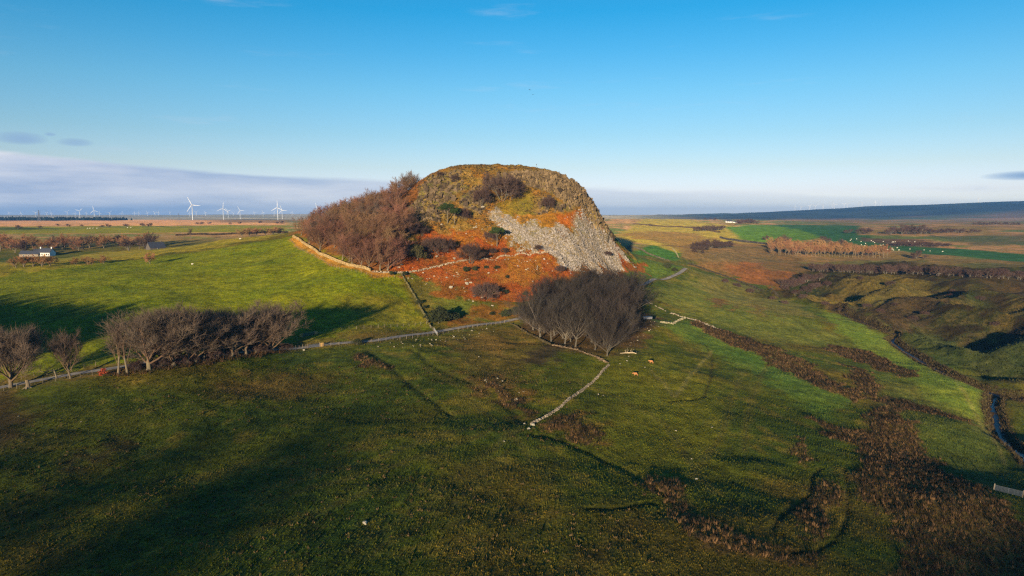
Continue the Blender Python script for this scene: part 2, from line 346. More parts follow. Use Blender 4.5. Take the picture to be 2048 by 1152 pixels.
# ---- hill covers
lay(hillw, ORAN * np.array((.9, .85, .9))); lay(hillw * sstep(-.1, .25, n2), np.array((.165, .115, .035)), .75); lay(hillw * sstep(.0, .3, n3 + .4 * n2), np.array((.085, .062, .022)), .7); lay(hillw * sstep(.05, .3, -n3), np.array((.24, .17, .08)), .5)
P([(600, 470), (640, 500), (745, 548), (800, 548), (805, 480), (860, 350), (700, 400)], np.array((.14, .055, .025)), 3, .8, .85)
P([(1010, 395), (1050, 372), (1060, 395), (1060, 420), (1000, 430), (990, 410)], np.array((.15, .125, .022)), 1.5, .8, .7)
P([(1000, 430), (1060, 425), (1150, 430), (1170, 445), (1120, 452), (1040, 450)], np.array((.24, .115, .022)), 1.5, .8, .9)
lay(craw, ROCK * .52); lay(craw * sstep(-.05, .15, n3), np.array((.14, .115, .035)), .75); lay(craw * sstep(.1, .35, n2), np.array((.17, .10, .04)), .6)
lay(sstep(-1, 1.5, d_cliff) * sstep(0, .3, -n2 - .3 * n3), np.array((.24, .175, .095)), .8)
P([(785, 552), (795, 505), (830, 478), (870, 468), (940, 458), (990, 462), (1035, 500), (1098, 508), (1100, 520), (1150, 545), (1110, 560), (1080, 590), (1060, 600), (1000, 612), (930, 600), (860, 565), (830, 552)], BRACK, 1.2, .8)
P([(1020, 512), (1090, 512), (1105, 550), (1040, 575), (980, 560)], np.array((.22, .11, .02)), 2, 1.2, .8)
P([(930, 462), (1000, 455), (985, 480), (930, 485), (880, 470)], np.array((.23, .115, .02)), 2, 1.2, .6)
P([(1110, 430), (1180, 455), (1235, 490), (1300, 530), (1250, 545), (1225, 505), (1160, 462), (1110, 450)], np.array((.25, .078, .018)), 1.2, .6, .9)
P([(1130, 540), (1240, 530), (1260, 560), (1180, 570), (1120, 570)], BRACK * .7, 2, 1, .7)
SCREE_PX = [(982, 425), (1002, 418), (1030, 440), (1055, 455), (1085, 450), (1130, 458), (1180, 462), (1215, 485), (1252, 512), (1245, 528), (1205, 537), (1160, 542), (1125, 532), (1098, 512), (1060, 498), (1035, 487), (1012, 455)]
d_scree = P(SCREE_PX, SCREE, 2.5, 1.0, .85)
P([(1120, 455), (1140, 470), (1150, 500), (1135, 490), (1125, 470)], np.array((.14, .07, .03)), .5, .8, .8)
brm = sstep(-2, 2, sdist_poly([(785, 552), (795, 505), (830, 478), (870, 468), (940, 455), (1000, 440), (1035, 500), (1098, 508), (1150, 545), (1080, 590), (1000, 612), (930, 605), (830, 552)], .8)) * sstep(1, -1, d_scree)
lay(brm * sstep(-.02, .3, n2 + .4 * n3), np.array((.125, .052, .018)), .55); lay(brm * sstep(.1, .4, n1 - .4 * n3), np.array((.12, .075, .020)), .5); lay(brm * sstep(.12, .35, -n3), np.array((.25, .10, .035)), .5)
# foot of the hill, road side
P([(830, 556), (900, 578), (1000, 615), (1050, 610), (1040, 632), (960, 648), (870, 660), (845, 610)], np.array((.085, .078, .02)), 2, 1.0)
P([(860, 600), (930, 590), (960, 610), (900, 640), (860, 640)], np.array((.06, .085, .016)), 3, 1.5, .7)
P([(870, 640), (960, 625), (1040, 615), (1030, 635), (900, 652)], BRACK * .75, 2, 2.0, .5)
P([(860, 575), (920, 570), (950, 590), (900, 600)], BRACK * .8, 2, 1.5, .6)
P([(1240, 505), (1300, 520), (1370, 535), (1340, 556), (1280, 570), (1250, 560), (1260, 530)], np.array((.055, .085, .018)), 2, .6)
P([(1255, 530), (1290, 528), (1310, 545), (1275, 552)], BRACK * .8, 1, 1.5, .8)
# fields in the middle
P([(880, 670), (1020, 648), (1100, 690), (1000, 800), (930, 760)], np.array((.088, .066, .022)), 4, 1.2, .7)
P([(900, 690), (1000, 660), (1050, 690), (980, 720)], np.array((.12, .072, .026)), 3, 2.5, .5)
P([(1045, 720), (1080, 695), (1120, 690), (1130, 710), (1100, 735)], MUD * 1.2, 2, .8, .85)
P([(940, 750), (1000, 740), (1040, 790), (1060, 840), (1020, 820), (960, 790)], np.array((.10, .058, .026)), 3, 2, .7)
P([(1090, 845), (1150, 820), (1210, 860), (1210, 890), (1150, 885)], np.array((.12, .062, .026)), 2, 1.8, .7)
P([(1030, 655), (1110, 698), (1165, 712), (1225, 730), (1300, 700), (1290, 650), (1330, 640), (1290, 620), (1280, 590), (1060, 600)], LITTER, 2.5, .8, .9)
P([(1235, 640), (1265, 622), (1300, 640), (1330, 652), (1300, 660), (1245, 658)], MUD, 1.2, .6, .95)
P([(1160, 730), (1300, 700), (1420, 770), (1450, 900), (1390, 990), (1250, 950), (1180, 880), (1220, 790)], np.array((.088, .092, .012)), 10, 1.2, .8)
P([(1290, 640), (1380, 640), (1560, 720), (1700, 800), (1650, 830), (1420, 700), (1330, 660)], np.array((.062, .110, .022)), 5, 1, .8)
P([(1290, 590), (1370, 560), (1480, 590), (1600, 640), (1700, 690), (1560, 690), (1390, 632)], np.array((.078, .092, .024)), 5, 1, .8)
P([(1360, 540), (1500, 570), (1600, 605), (1640, 640), (1500, 620), (1400, 580)], np.array((.095, .088, .035)), 4, 1, .7)
P([(1640, 615), (1740, 655), (1800, 690), (1900, 752), (1985, 790), (1980, 850), (1850, 790), (1760, 720), (1680, 670)], LITG, 3, .6, .85)
P([(1740, 730), (1850, 790), (1970, 850), (2010, 930), (2060, 1000), (1900, 950), (1820, 850)], np.array((.062, .082, .022)), 5, 1, .7)
P([(1420, 590), (1460, 605), (1445, 620), (1420, 605)], RUSH * .8, 1.5, 1.5, .9)
P([(1500, 600), (1540, 625), (1530, 640), (1495, 620)], RUSH, 3, 1.5, .6)
# green field, brown bank and valley behind the hill on the right
P([(1215, 470), (1330, 485), (1360, 510), (1355, 522), (1290, 512), (1240, 490)], np.array((.035, .095, .018)), 3, .2)
YD = P([(1190, 452), (1330, 439), (1400, 444), (1470, 452), (1500, 470), (1480, 480), (1400, 500), (1350, 505), (1230, 472), (1195, 465)], YEL, 6, .3)
P([(1230, 470), (1300, 462), (1400, 468), (1430, 480), (1390, 500), (1330, 488)], np.array((.17, .098, .042)), 8, .9, .8)
P([(1330, 490), (1450, 485), (1540, 490), (1620, 520), (1640, 575), (1560, 570), (1430, 540), (1370, 515)], np.array((.12, .076, .038)), 4, 1, .85)
P([(1370, 512), (1430, 505), (1480, 500), (1540, 505), (1560, 520), (1440, 535)], np.array((.115, .085, .05)), 6, 1.2, .7)
P([(1445, 538), (1500, 522), (1570, 545), (1600, 560), (1560, 575), (1480, 560)], np.array((.165, .066, .028)), 3, 1.4, .8)
P([(1390, 535), (1440, 520), (1500, 530), (1450, 545), (1430, 550)], np.array((.16, .085, .04)), 3, 1.2, .7)
P([(1560, 590), (1580, 560), (1640, 540), (1620, 570), (1600, 600)], HEATH, 3, 1.0, .8)
P([(1450, 455), (1520, 449), (1560, 449), (1660, 460), (1650, 475), (1560, 487), (1480, 478)], np.array((.075, .16, .018)), 6, .15)
P([(1540, 449), (1720, 450), (1720, 470), (1830, 492), (2100, 512), (2100, 528), (1830, 506), (1650, 480)], np.array((.028, .095, .038)), 6, .2)
P([(1700, 475), (1850, 478), (1870, 495), (1780, 492)], np.array((.10, .062, .048)), 8, .6, .9)
P([(1850, 470), (2100, 470), (2100, 490), (1960, 492)], np.array((.075, .085, .05)), 8, .8, .8)
# valley sides on the right
lay(vall, VALL); lay(vall * sstep(.05, .35, n2 + .5 * n3), np.array((.075, .055, .024)), .6); lay(vall * sstep(-.02, .25, -n2), HEATH * .6, .85); lay(vall * sstep(.0, .5, n1), np.array((.030, .046, .018)), .6)
P([(1620, 590), (1700, 560), (1800, 550), (1860, 570), (1800, 600), (1700, 610)], np.array((.135, .105, .035)), 5, 1.5, .7)
P([(1700, 640), (1740, 600), (1820, 600), (1880, 600), (1850, 650), (1790, 662)], HEATH * 1.1, 3, 1.5, .8)
P([(1770, 520), (1830, 525), (2100, 555), (2100, 600), (1900, 560), (1780, 545)], HEATH, 4, 1.5, .7)
P([(1885, 580), (1925, 573), (1950, 582), (1910, 590)], np.array((.055, .026, .022)), 1.5, .6, .95)
P([(1830, 640), (1900, 650), (1960, 660), (2100, 700), (2100, 760), (1990, 755), (1880, 720), (1820, 690)], np.array((.035, .052, .022)), 6, 1.2, .7)
P([(1940, 640), (1990, 650), (2060, 640), (2060, 665), (1960, 668)], MUD, 2.5, 1.0, .8)
# rushes (brown ground beneath the clumps)
RUSHES = [[(1385, 637), (1440, 655), (1560, 700), (1650, 745), (1730, 795), (1715, 805), (1630, 765), (1540, 722), (1440, 678), (1380, 648)],
          [(1660, 690), (1740, 700), (1830, 745), (1820, 760), (1740, 735), (1660, 705)],
          [(1690, 730), (1740, 745), (1770, 780), (1750, 800), (1700, 765)],
          [(1620, 830), (1690, 850), (1740, 860), (1740, 820), (1790, 800), (1830, 860), (1900, 950), (2070, 1060), (2070, 1160), (1760, 1160), (1810, 1100), (1780, 1040), (1720, 1000), (1695, 960), (1720, 930), (1700, 890), (1650, 865)],
          [(1640, 955), (1670, 975), (1690, 1005), (1650, 1010), (1650, 1060), (1645, 1085), (1605, 1070), (1590, 1030), (1620, 990)],
          [(1588, 885), (1600, 880), (1625, 920), (1620, 935), (1605, 920)],
          [(1290, 950), (1350, 960), (1390, 1020), (1450, 1060), (1530, 1090), (1640, 1110), (1640, 1150), (1500, 1120), (1390, 1090), (1330, 1030)],
          [(705, 708), (735, 712), (765, 738), (750, 742), (715, 725)], [(960, 770), (1000, 770), (1050, 810), (1060, 840), (1020, 815)], [(1090, 850), (1150, 835), (1205, 870), (1205, 888), (1140, 885)],
          [(1720, 790), (1800, 795), (1950, 835), (1940, 845), (1800, 815)], [(1420, 595), (1455, 605), (1445, 618), (1425, 606)], [(1100, 1150), (1250, 1040), (1290, 1050), (1200, 1150)]]
d_rush = [sdist_poly(q, .9) for q in RUSHES]
for k, d in enumerate(d_rush): lay(sstep(-1.2, 1.2, d), RUSH, .85 if k < 12 else .25)
lay(sstep(-.55, -.1, d_ditch), np.array((.020, .017, .010)), .75); lay(sstep(-1.4, -.1, d_dark), np.array((.030, .034, .012)), .55)
lay(sstep(-7, -2.5, d_st) * .8, np.array((.05, .04, .025))); lay(sstep(-2.8, -1.2, d_st), MUD)
lay(sstep(-4, -1.5, d_road) * .6, np.array((.085, .075, .03)))
# dark tree-shadow streaks painted into the near turf, then tractor and sheep tracks
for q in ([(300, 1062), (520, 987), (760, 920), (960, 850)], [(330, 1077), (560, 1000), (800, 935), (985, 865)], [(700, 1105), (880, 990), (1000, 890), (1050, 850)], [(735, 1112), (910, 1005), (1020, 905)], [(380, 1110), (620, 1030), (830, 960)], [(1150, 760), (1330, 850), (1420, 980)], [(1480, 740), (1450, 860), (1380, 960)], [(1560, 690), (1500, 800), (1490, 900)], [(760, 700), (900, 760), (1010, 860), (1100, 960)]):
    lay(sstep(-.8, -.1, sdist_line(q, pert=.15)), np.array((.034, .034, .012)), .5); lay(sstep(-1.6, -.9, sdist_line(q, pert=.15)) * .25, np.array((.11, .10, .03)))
# worn paths
for q in ([(1300, 745), (1350, 800), (1425, 700)], [(1750, 640), (1800, 672)], [(1900, 750), (1960, 840), (2010, 930)]):
    lay(sstep(-1.0, -.2, sdist_line(q, pert=.1)), np.array((.14, .13, .06)), .6)
ROUGHN = np.clip(.25 + .75 * hillw + .8 * vall, 0, 1)
rightm = sstep(.25, .5, LT) * sstep(420, 620, GY); C *= (1 - rightm * .42)[..., None] * np.array((1, .97, 1.0)); C += (rightm * sstep(1200, 2500, GY) * sstep(4200, 3400, GY) * .35)[..., None] * (np.array((.085, .062, .058)) - C)  # vignette dimming put into the right-hand land colour, plus a purple heather tint
C *= (1 + .45 * n3 + .35 * n2)[..., None]
C = C * np.array((1.0, 1.0, .72)); C = np.clip(C, .003, .6)
# ================================================================ mesh helpers
COL = sc.collection
def new_mesh(name, V, F, mat=None, colors=None, smooth=False):
    """V (n,3); F list of integer arrays (m,k) or one array"""
    me = bpy.data.meshes.new(name); V = np.ascontiguousarray(V, np.float32)
    if not isinstance(F, (list, tuple)): F = [F]
    F = [np.asarray(f, np.int32) for f in F if len(f)]
    me.vertices.add(len(V)); me.vertices.foreach_set("co", V.ravel())
    tot = np.concatenate([np.full(len(f), f.shape[1], np.int32) for f in F]); idx = np.concatenate([f.ravel() for f in F])
    me.loops.add(len(idx)); me.loops.foreach_set("vertex_index", idx)
    me.polygons.add(len(tot)); st = np.zeros(len(tot), np.int32); st[1:] = np.cumsum(tot)[:-1]
    me.polygons.foreach_set("loop_start", st); me.polygons.foreach_set("loop_total", tot)
    me.polygons.foreach_set("use_smooth", np.full(len(tot), smooth, bool))
    if colors is not None:
        a = me.color_attributes.new("Col", 'FLOAT_COLOR', 'POINT'); c4 = np.ones((len(V), 4), np.float32); c4[:, :3] = colors
        a.data.foreach_set("color", c4.ravel())
    if mat: me.materials.append(mat)
    me.update(calc_edges=True); return me
def obj(name, me, parent=None, loc=(0, 0, 0), rz=0.0, scale=None):
    o = bpy.data.objects.new(name, me); COL.objects.link(o); o.location = loc; o.rotation_euler = (0, 0, rz)
    if scale is not None: o.scale = (scale,) * 3 if isinstance(scale, (int, float)) else scale
    if parent is not None: o.parent = parent
    return o
def tag(o, label=None, cat=None, group=None, kind=None):
    if label: o["label"] = label
    if cat: o["category"] = cat
    if group: o["group"] = group
    if kind: o["kind"] = kind
    return o
def thing(name, label, cat, loc, rz=0.0, group=None, scale=None):
    return tag(obj(name, None, None, loc, rz, scale), label, cat, group)
def material(name, color, rough=.9, vcol=False, noise=0.0, nscale=3.0, bump=0.0, metal=0.0, vary=0.0, spec=.2, second=None, objspace=True):
    m = bpy.data.materials.new(name); m.use_nodes = True; t = m.node_tree; b = t.nodes["Principled BSDF"]
    b.inputs["Roughness"].default_value = rough; b.inputs["Metallic"].default_value = metal; b.inputs["Specular IOR Level"].default_value = spec
    if rough > .7: b.inputs["Diffuse Roughness"].default_value = 1.0
    if vcol:
        a = t.nodes.new("ShaderNodeAttribute"); a.attribute_name = "Col"; c = a.outputs[0]
    else:
        r = t.nodes.new("ShaderNodeRGB"); r.outputs[0].default_value = (*color, 1); c = r.outputs[0]
    tcn = t.nodes.new("ShaderNodeTexCoord"); vec = tcn.outputs["Object"]
    if noise or second:
        nn = node(t, "ShaderNodeTexNoise", i_Scale=nscale, i_Detail=5.0, i_Roughness=.6); t.links.new(vec, nn.inputs["Vector"])
        if second:
            rr = ramp(t, [(.42, 0.0), (.6, 1.0)]); t.links.new(nn.outputs[0], rr.inputs[0]); c = mixc(t, rr.outputs[0], c, second)
        if noise:
            rr = ramp(t, [(.25, 1 - noise), (.75, 1 + noise)]); rr.color_ramp.elements[1].color = (1 + noise,) * 3 + (1,)
            t.links.new(nn.outputs[0], rr.inputs[0]); c = mixc(t, 1.0, c, rr.outputs[0], 'MULTIPLY')
    if vary:
        oi = t.nodes.new("ShaderNodeObjectInfo"); h = t.nodes.new("ShaderNodeHueSaturation"); t.links.new(c, h.inputs["Color"])
        mr = t.nodes.new("ShaderNodeMapRange"); t.links.new(oi.outputs["Random"], mr.inputs[0]); mr.inputs[3].default_value = 1 - vary; mr.inputs[4].default_value = 1 + vary
        t.links.new(mr.outputs[0], h.inputs["Value"])
        mr2 = t.nodes.new("ShaderNodeMapRange"); t.links.new(mathn(t, 'FRACT', mathn(t, 'MULTIPLY', oi.outputs["Random"], 7.31)), mr2.inputs[0]); mr2.inputs[3].default_value = .5 - vary * .06; mr2.inputs[4].default_value = .5 + vary * .05
        t.links.new(mr2.outputs[0], h.inputs["Hue"]); c = h.outputs[0]
    t.links.new(c, b.inputs["Base Color"])
    if bump:
        bn = node(t, "ShaderNodeTexNoise", i_Scale=nscale * 2, i_Detail=6.0, i_Roughness=.65); t.links.new(vec, bn.inputs["Vector"])
        bp = t.nodes.new("ShaderNodeBump"); bp.inputs["Strength"].default_value = min(bump, 1); bp.inputs["Distance"].default_value = .15; t.links.new(bn.outputs[0], bp.inputs["Height"]); t.links.new(bp.outputs[0], b.inputs["Normal"])
    return m
# ---------------------------------------------------------------- ground sheet
gm = bpy.data.materials.new("turf"); gm.use_nodes = True; t = gm.node_tree; b = t.nodes["Principled BSDF"]
b.inputs["Roughness"].default_value = .95; b.inputs["Specular IOR Level"].default_value = .1; b.inputs["Diffuse Roughness"].default_value = 1.0
at = t.nodes.new("ShaderNodeAttribute"); at.attribute_name = "Col"
ro = t.nodes.new("ShaderNodeAttribute"); ro.attribute_name = "rough"
geo = t.nodes.new("ShaderNodeNewGeometry")
def gn(scale, det=4.0, ruf=.6):
    k = node(t, "ShaderNodeTexNoise", i_Scale=scale, i_Detail=det, i_Roughness=ruf); t.links.new(geo.outputs["Position"], k.inputs["Vector"]); return k.outputs[0]
fine, mid, big = gn(2.4, 5), gn(.42, 5), gn(.045, 4)
r1 = ramp(t, [(.33, .42), (.67, 1.6)]); r1.color_ramp.elements[1].color = (1.65, 1.58, 1.5, 1); t.links.new(fine, r1.inputs[0])
r2 = ramp(t, [(.30, .62), (.70, 1.38)]); r2.color_ramp.elements[1].color = (1.42, 1.32, 1.2, 1); r2.color_ramp.elements[0].color = (.60, .70, .70, 1); t.links.new(mid, r2.inputs[0])
r3 = ramp(t, [(.32, .8), (.68, 1.2)]); r3.color_ramp.elements[1].color = (1.25, 1.12, 1.0, 1); r3.color_ramp.elements[0].color = (.75, .86, .85, 1); t.links.new(big, r3.inputs[0])
cc = mixc(t, 1.0, at.outputs[0], r1.outputs[0], 'MULTIPLY'); cc = mixc(t, 1.0, cc, r2.outputs[0], 'MULTIPLY'); cc = mixc(t, 1.0, cc, r3.outputs[0], 'MULTIPLY')
spk = gn(1.15, 3, .7); rs = ramp(t, [(.36, .45), (.46, 1.0)]); t.links.new(spk, rs.inputs[0]); cc = mixc(t, 1.0, cc, rs.outputs[0], 'MULTIPLY')
t.links.new(cc, b.inputs["Base Color"])
hgt = mathn(t, 'ADD', mathn(t, 'MULTIPLY', fine, .22), mathn(t, 'MULTIPLY', mid, .40))
bp = t.nodes.new("ShaderNodeBump"); bp.inputs["Distance"].default_value = .9; t.links.new(hgt, bp.inputs["Height"])
t.links.new(mathn(t, 'ADD', mathn(t, 'MULTIPLY', ro.outputs["Fac"], .5), .35), bp.inputs["Strength"]); t.links.new(bp.outputs[0], b.inputs["Normal"])
ny, nx = GX.shape
ii = (np.arange(ny - 1)[:, None] * nx + np.arange(nx - 1)).ravel()
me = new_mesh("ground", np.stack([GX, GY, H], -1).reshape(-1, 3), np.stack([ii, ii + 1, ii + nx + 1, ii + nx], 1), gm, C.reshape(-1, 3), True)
a = me.attributes.new("rough", 'FLOAT', 'POINT'); a.data.foreach_set("value", ROUGHN.ravel().astype(np.float32))
ground_o = tag(obj("ground", me), "grassy hillside country with a craggy volcanic hill in the middle", kind="structure")
#@@PART2
# ================================================================ road and burn
def resample(x, y, step):
    d = np.r_[0, np.cumsum(np.hypot(np.diff(x), np.diff(y)))]; k = max(3, int(d[-1] / step) + 1); q = np.linspace(0, d[-1], k)
    return np.interp(q, d, x), np.interp(q, d, y), d[-1]
def smooth1(v, it=3):
    for _ in range(it): v = np.r_[v[0], (v[:-2] + 2 * v[1:-1] + v[2:]) / 4, v[-1]]
    return v
def pxline(line, step=2.0, it=4, arr=None):
    p = np.array(line, float); x, y = hit(p[:, 0], p[:, 1], arr); x, y, _ = resample(x, y, step); return smooth1(x, it), smooth1(y, it)
def ribbon(name, line, width, dz, mat, nacross=5, zfix=None, step=1.5):
    x, y = pxline(line, step, 6); tx = np.gradient(x); ty = np.gradient(y); l = np.hypot(tx, ty); nxn, nyn = -ty / l, tx / l
    f = np.linspace(-.5, .5, nacross); wv = width if np.ndim(width) == 0 else np.interp(np.linspace(0, 1, len(x)), np.linspace(0, 1, len(width)), width)
    PX = x[:, None] + nxn[:, None] * f * np.reshape(wv, (-1, 1)); PY = y[:, None] + nyn[:, None] * f * np.reshape(wv, (-1, 1))
    Zc = ground(PX, PY); Zc = np.broadcast_to(Zc.max(1, keepdims=True) * .5 + Zc * .5, PX.shape).copy() if zfix is None else np.broadcast_to(smooth1(Zc.min(1), 10)[:, None], PX.shape).copy()
    Zc += dz; k, m = PX.shape; i = (np.arange(k - 1)[:, None] * m + np.arange(m - 1)).ravel()
    return new_mesh(name, np.stack([PX, PY, Zc], -1).reshape(-1, 3), np.stack([i, i + 1, i + m + 1, i + m], 1), mat, smooth=True)
m_road = material("lane_tarmac", (.095, .095, .112), .8, noise=.4, nscale=.5, second=(.135, .12, .10))
tag(obj("road", ribbon("road", ROAD, 2.9, .14, m_road)), "narrow grey farm lane running past the foot of the hill", kind="structure")
m_wat = material("burn_water", (.008, .011, .022), .38, spec=.3, bump=.8, nscale=1.0)
tag(obj("stream", ribbon("stream", STREAM1, [.8, 1.0, 1.5, 2.2, 2.2], .12, m_wat, zfix=1)), "dark narrow burn winding along the valley floor", kind="structure")
tag(obj("stream_pool", ribbon("stream_pool", STREAM2, [2.5, 2.5, 4, 4.5, 5], .12, m_wat, zfix=1)), "wider reach of the burn at the right edge", kind="structure")
# ================================================================ scattered ground cover (stuff)
m_veg = material("dry_stalks", (0, 0, 0), .95, vcol=True, spec=.1)
m_stone = material("pale_stone", (0, 0, 0), .9, vcol=True, noise=.25, nscale=2.0, spec=.15)
def scatter(box, dens, keep=None, n_max=200000):
    x0, x1, y0, y1 = box; k = min(int((x1 - x0) * (y1 - y0) * dens), n_max)
    x = rng.uniform(x0, x1, k); y = rng.uniform(y0, y1, k)
    inside = (np.abs(x) < y * .80 + 6)
    if keep is not None: inside &= keep(x, y)
    return x[inside], y[inside]
def tufts(name, x, y, h, wdt, nb, cols, lean=.5, rad=.1, sink=.03, parent=None, label=None, top=None):
    """bunches of thin blades, one triangle each"""
    k = len(x); z = ground(x, y) - sink
    X = np.repeat(x, nb); Yv = np.repeat(y, nb); Zv = np.repeat(z, nb); hh = np.repeat(h, nb) * rng.uniform(.6, 1.1, k * nb)
    an = rng.uniform(0, 2 * np.pi, k * nb); rr = rng.uniform(0, 1, k * nb) * np.repeat(np.broadcast_to(rad, k), nb)
    bx = X + np.cos(an) * rr; by = Yv + np.sin(an) * rr; la = hh * lean * rng.uniform(.1, 1.0, k * nb)
    a2 = rng.uniform(0, 2 * np.pi, k * nb); wv = np.repeat(np.broadcast_to(wdt, k), nb) * rng.uniform(.6, 1.3, k * nb)
    V = np.empty((k * nb, 3, 3)); V[:, 0] = np.stack([bx + np.cos(a2) * wv, by + np.sin(a2) * wv, Zv], -1); V[:, 1] = np.stack([bx - np.cos(a2) * wv, by - np.sin(a2) * wv, Zv], -1)
    V[:, 2] = np.stack([bx + np.cos(an) * la, by + np.sin(an) * la, Zv + hh], -1)
    c = np.repeat(cols, nb, 0) * rng.uniform(.6, 1.4, (k * nb, 1)); CC = np.repeat(c[:, None], 3, 1)
    me = new_mesh(name, V.reshape(-1, 3), np.arange(k * nb * 3).reshape(-1, 3), m_veg, np.clip(CC.reshape(-1, 3), 0, .8))
    return tag(obj(name, me, parent), label, kind="stuff")
BOX8 = np.array([(-1, -1, -1), (1, -1, -1), (1, 1, -1), (-1, 1, -1), (-1, -1, 1), (1, -1, 1), (1, 1, 1), (-1, 1, 1)], float)
BOXF = np.array([(0, 3, 2, 1), (4, 5, 6, 7), (0, 1, 5, 4), (1, 2, 6, 5), (2, 3, 7, 6), (3, 0, 4, 7)])
def blocks(pos, half, rz, tilt=None, jit=.25):
    """many jittered blocks at once -> verts, quads"""
    k = len(pos); V = BOX8[None] * (1 + rng.uniform(-jit, jit, (k, 8, 3))); V = V * half[:, None, :]
    if tilt is not None:
        for axis in (0, 1):
            a_ = tilt[:, axis]; c, s = np.cos(a_)[:, None], np.sin(a_)[:, None]; o1, o2 = (1, 2) if axis == 0 else (0, 2)
            p, q = V[..., o1].copy(), V[..., o2].copy(); V[..., o1] = p * c - q * s; V[..., o2] = p * s + q * c
    c, s = np.cos(rz)[:, None], np.sin(rz)[:, None]; p, q = V[..., 0].copy(), V[..., 1].copy()
    V[..., 0] = p * c - q * s; V[..., 1] = p * s + q * c; V = V + pos[:, None, :]
    return V.reshape(-1, 3), (np.arange(k)[:, None, None] * 8 + BOXF[None]).reshape(-1, 4)
def stones_mesh(name, x, y, size, base, sink=.3, flat=.7, tall=None):
    k = len(x); half = size[:, None] * rng.uniform(.6, 1.2, (k, 3)) * .5; half[:, 2] *= flat if tall is None else tall
    pos = np.stack([x, y, ground(x, y) + half[:, 2] * (1 - 2 * sink)], -1)
    V, F = blocks(pos, half, rng.uniform(0, 6.28, k), rng.normal(0, .28, (k, 2)), .32)
    c = np.repeat(base * rng.uniform(.6, 1.35, (k, 1)), 8, 0)
    return new_mesh(name, V, F, m_stone, np.clip(c, .01, .75))
# foreground and mid turf
x, y = scatter((-110, 135, 76, 205), 4.2); cg = np.stack([gsample(C[..., i], x, y) for i in range(3)], -1)
cg *= np.where(rng.random((len(x), 1)) < .25, np.array([[1.7, 1.45, 1.3]]), np.array([[1.05, 1.05, .95]]))
tufts("grass_tufts", x, y, rng.uniform(.12, .42, len(x)) ** 1.0, .075, 2, cg, .7, .10, label="short winter grass tufts over the near fields")
x, y = scatter((-270, 200, 205, 430), .75, lambda a_, b_: gsample(hillw, a_, b_) < .3); cg = np.stack([gsample(C[..., i], x, y) for i in range(3)], -1)
cg *= np.where(rng.random((len(x), 1)) < .3, np.array([[1.9, 1.55, 1.3]]), np.array([[1.0, 1.0, .95]]))
tufts("pasture_tufts", x, y, rng.uniform(.15, .38, len(x)), .11, 2, cg, .7, .15, label="grass tussocks over the pasture and the fields below the hill")
# rushes
RS = np.maximum.reduce(d_rush[:12]); x, y = scatter((-70, 190, 76, 330), 1.5, lambda a_, b_: (gsample(RS, a_, b_) + rng.normal(0, .6, len(a_)) > .2) & (gsample(d_ditch, a_, b_) < -1.0))
tan = np.array((.17, .098, .046)); brn = np.array((.066, .040, .022)); dk = np.array((.026, .021, .013))
pk = rng.random(len(x)) + .35 * fbm(x, y, 9, 3, 7); cg = np.where((pk < .42)[:, None], dk, np.where((pk < .80)[:, None], brn, tan))
tufts("rush_clumps", x, y, rng.uniform(.45, 1.0, len(x)), .055, 8, cg, .55, .22, label="brown rush clumps in the wet hollows and along the old dykes")
x, y = scatter((40, 330, 230, 640), .22, lambda a_, b_: gsample(vall, a_, b_) > .5); cg = np.stack([gsample(C[..., i], x, y) for i in range(3)], -1) * rng.uniform(.5, 1.7, (len(x), 1))
tufts("moor_grass", x, y, rng.uniform(.4, .9, len(x)), .22, 4, cg, .8, .5, label="rough moor grass and heather on the far side of the burn")
# rank grass on the lane verges and the banks of the burn
x, y = scatter((-200, 140, 150, 520), 3.0, lambda a_, b_: np.abs(gsample(d_road, a_, b_) + 1.75) < .6)
cg = np.where(rng.random((len(x), 1)) < .5, np.array([[.12, .085, .03]]), np.array([[.055, .062, .014]])); tufts("verge_grass", x, y, rng.uniform(.2, .5, len(x)), .10, 3, cg, .7, .2, label="rank winter grass on the verges of the lane")
x, y = scatter((90, 330, 170, 520), 1.6, lambda a_, b_: np.abs(gsample(d_st, a_, b_) + 2.6) < 1.5 + .5 * fbm(a_, b_, 8, 2, 3))
cg = np.where(rng.random((len(x), 1)) < .6, np.array([[.05, .035, .02]]), np.array([[.10, .075, .035]])); tufts("bank_rushes", x, y, rng.uniform(.5, 1.1, len(x)), .14, 5, cg, .7, .35, label="dark rushes and rough grass on the banks of the burn")
x, y = scatter((-110, 20, 78, 200), .22, lambda a_, b_: fbm(a_, b_, 16, 3, 45) > -.12)
cg = np.where(rng.random((len(x), 1)) < .65, np.array([[.026, .026, .010]]), np.array([[.12, .08, .035]])); tufts("sedge_tufts", x, y, rng.uniform(.2, .5, len(x)), .12, 5, cg, .8, .25, label="dark sedge tufts dotted over the near left field")
d_und = sdist_poly([(215, 757), (300, 749), (420, 729), (560, 708), (560, 697), (420, 711), (300, 727), (215, 742)], .5)
x, y = scatter((-150, -55, 165, 235), 2.2, lambda a_, b_: (gsample(d_und, a_, b_) > -.3) & (np.abs(gsample(d_road, a_, b_)) > 1.6))
cg = np.where(rng.random((len(x), 1)) < .55, np.array([[.10, .055, .026]]), np.array([[.05, .042, .018]])); tufts("row_undergrowth", x, y, rng.uniform(.3, 1.2, len(x)), .09, 5, cg, .8, .35, label="brown undergrowth beneath the roadside tree row")
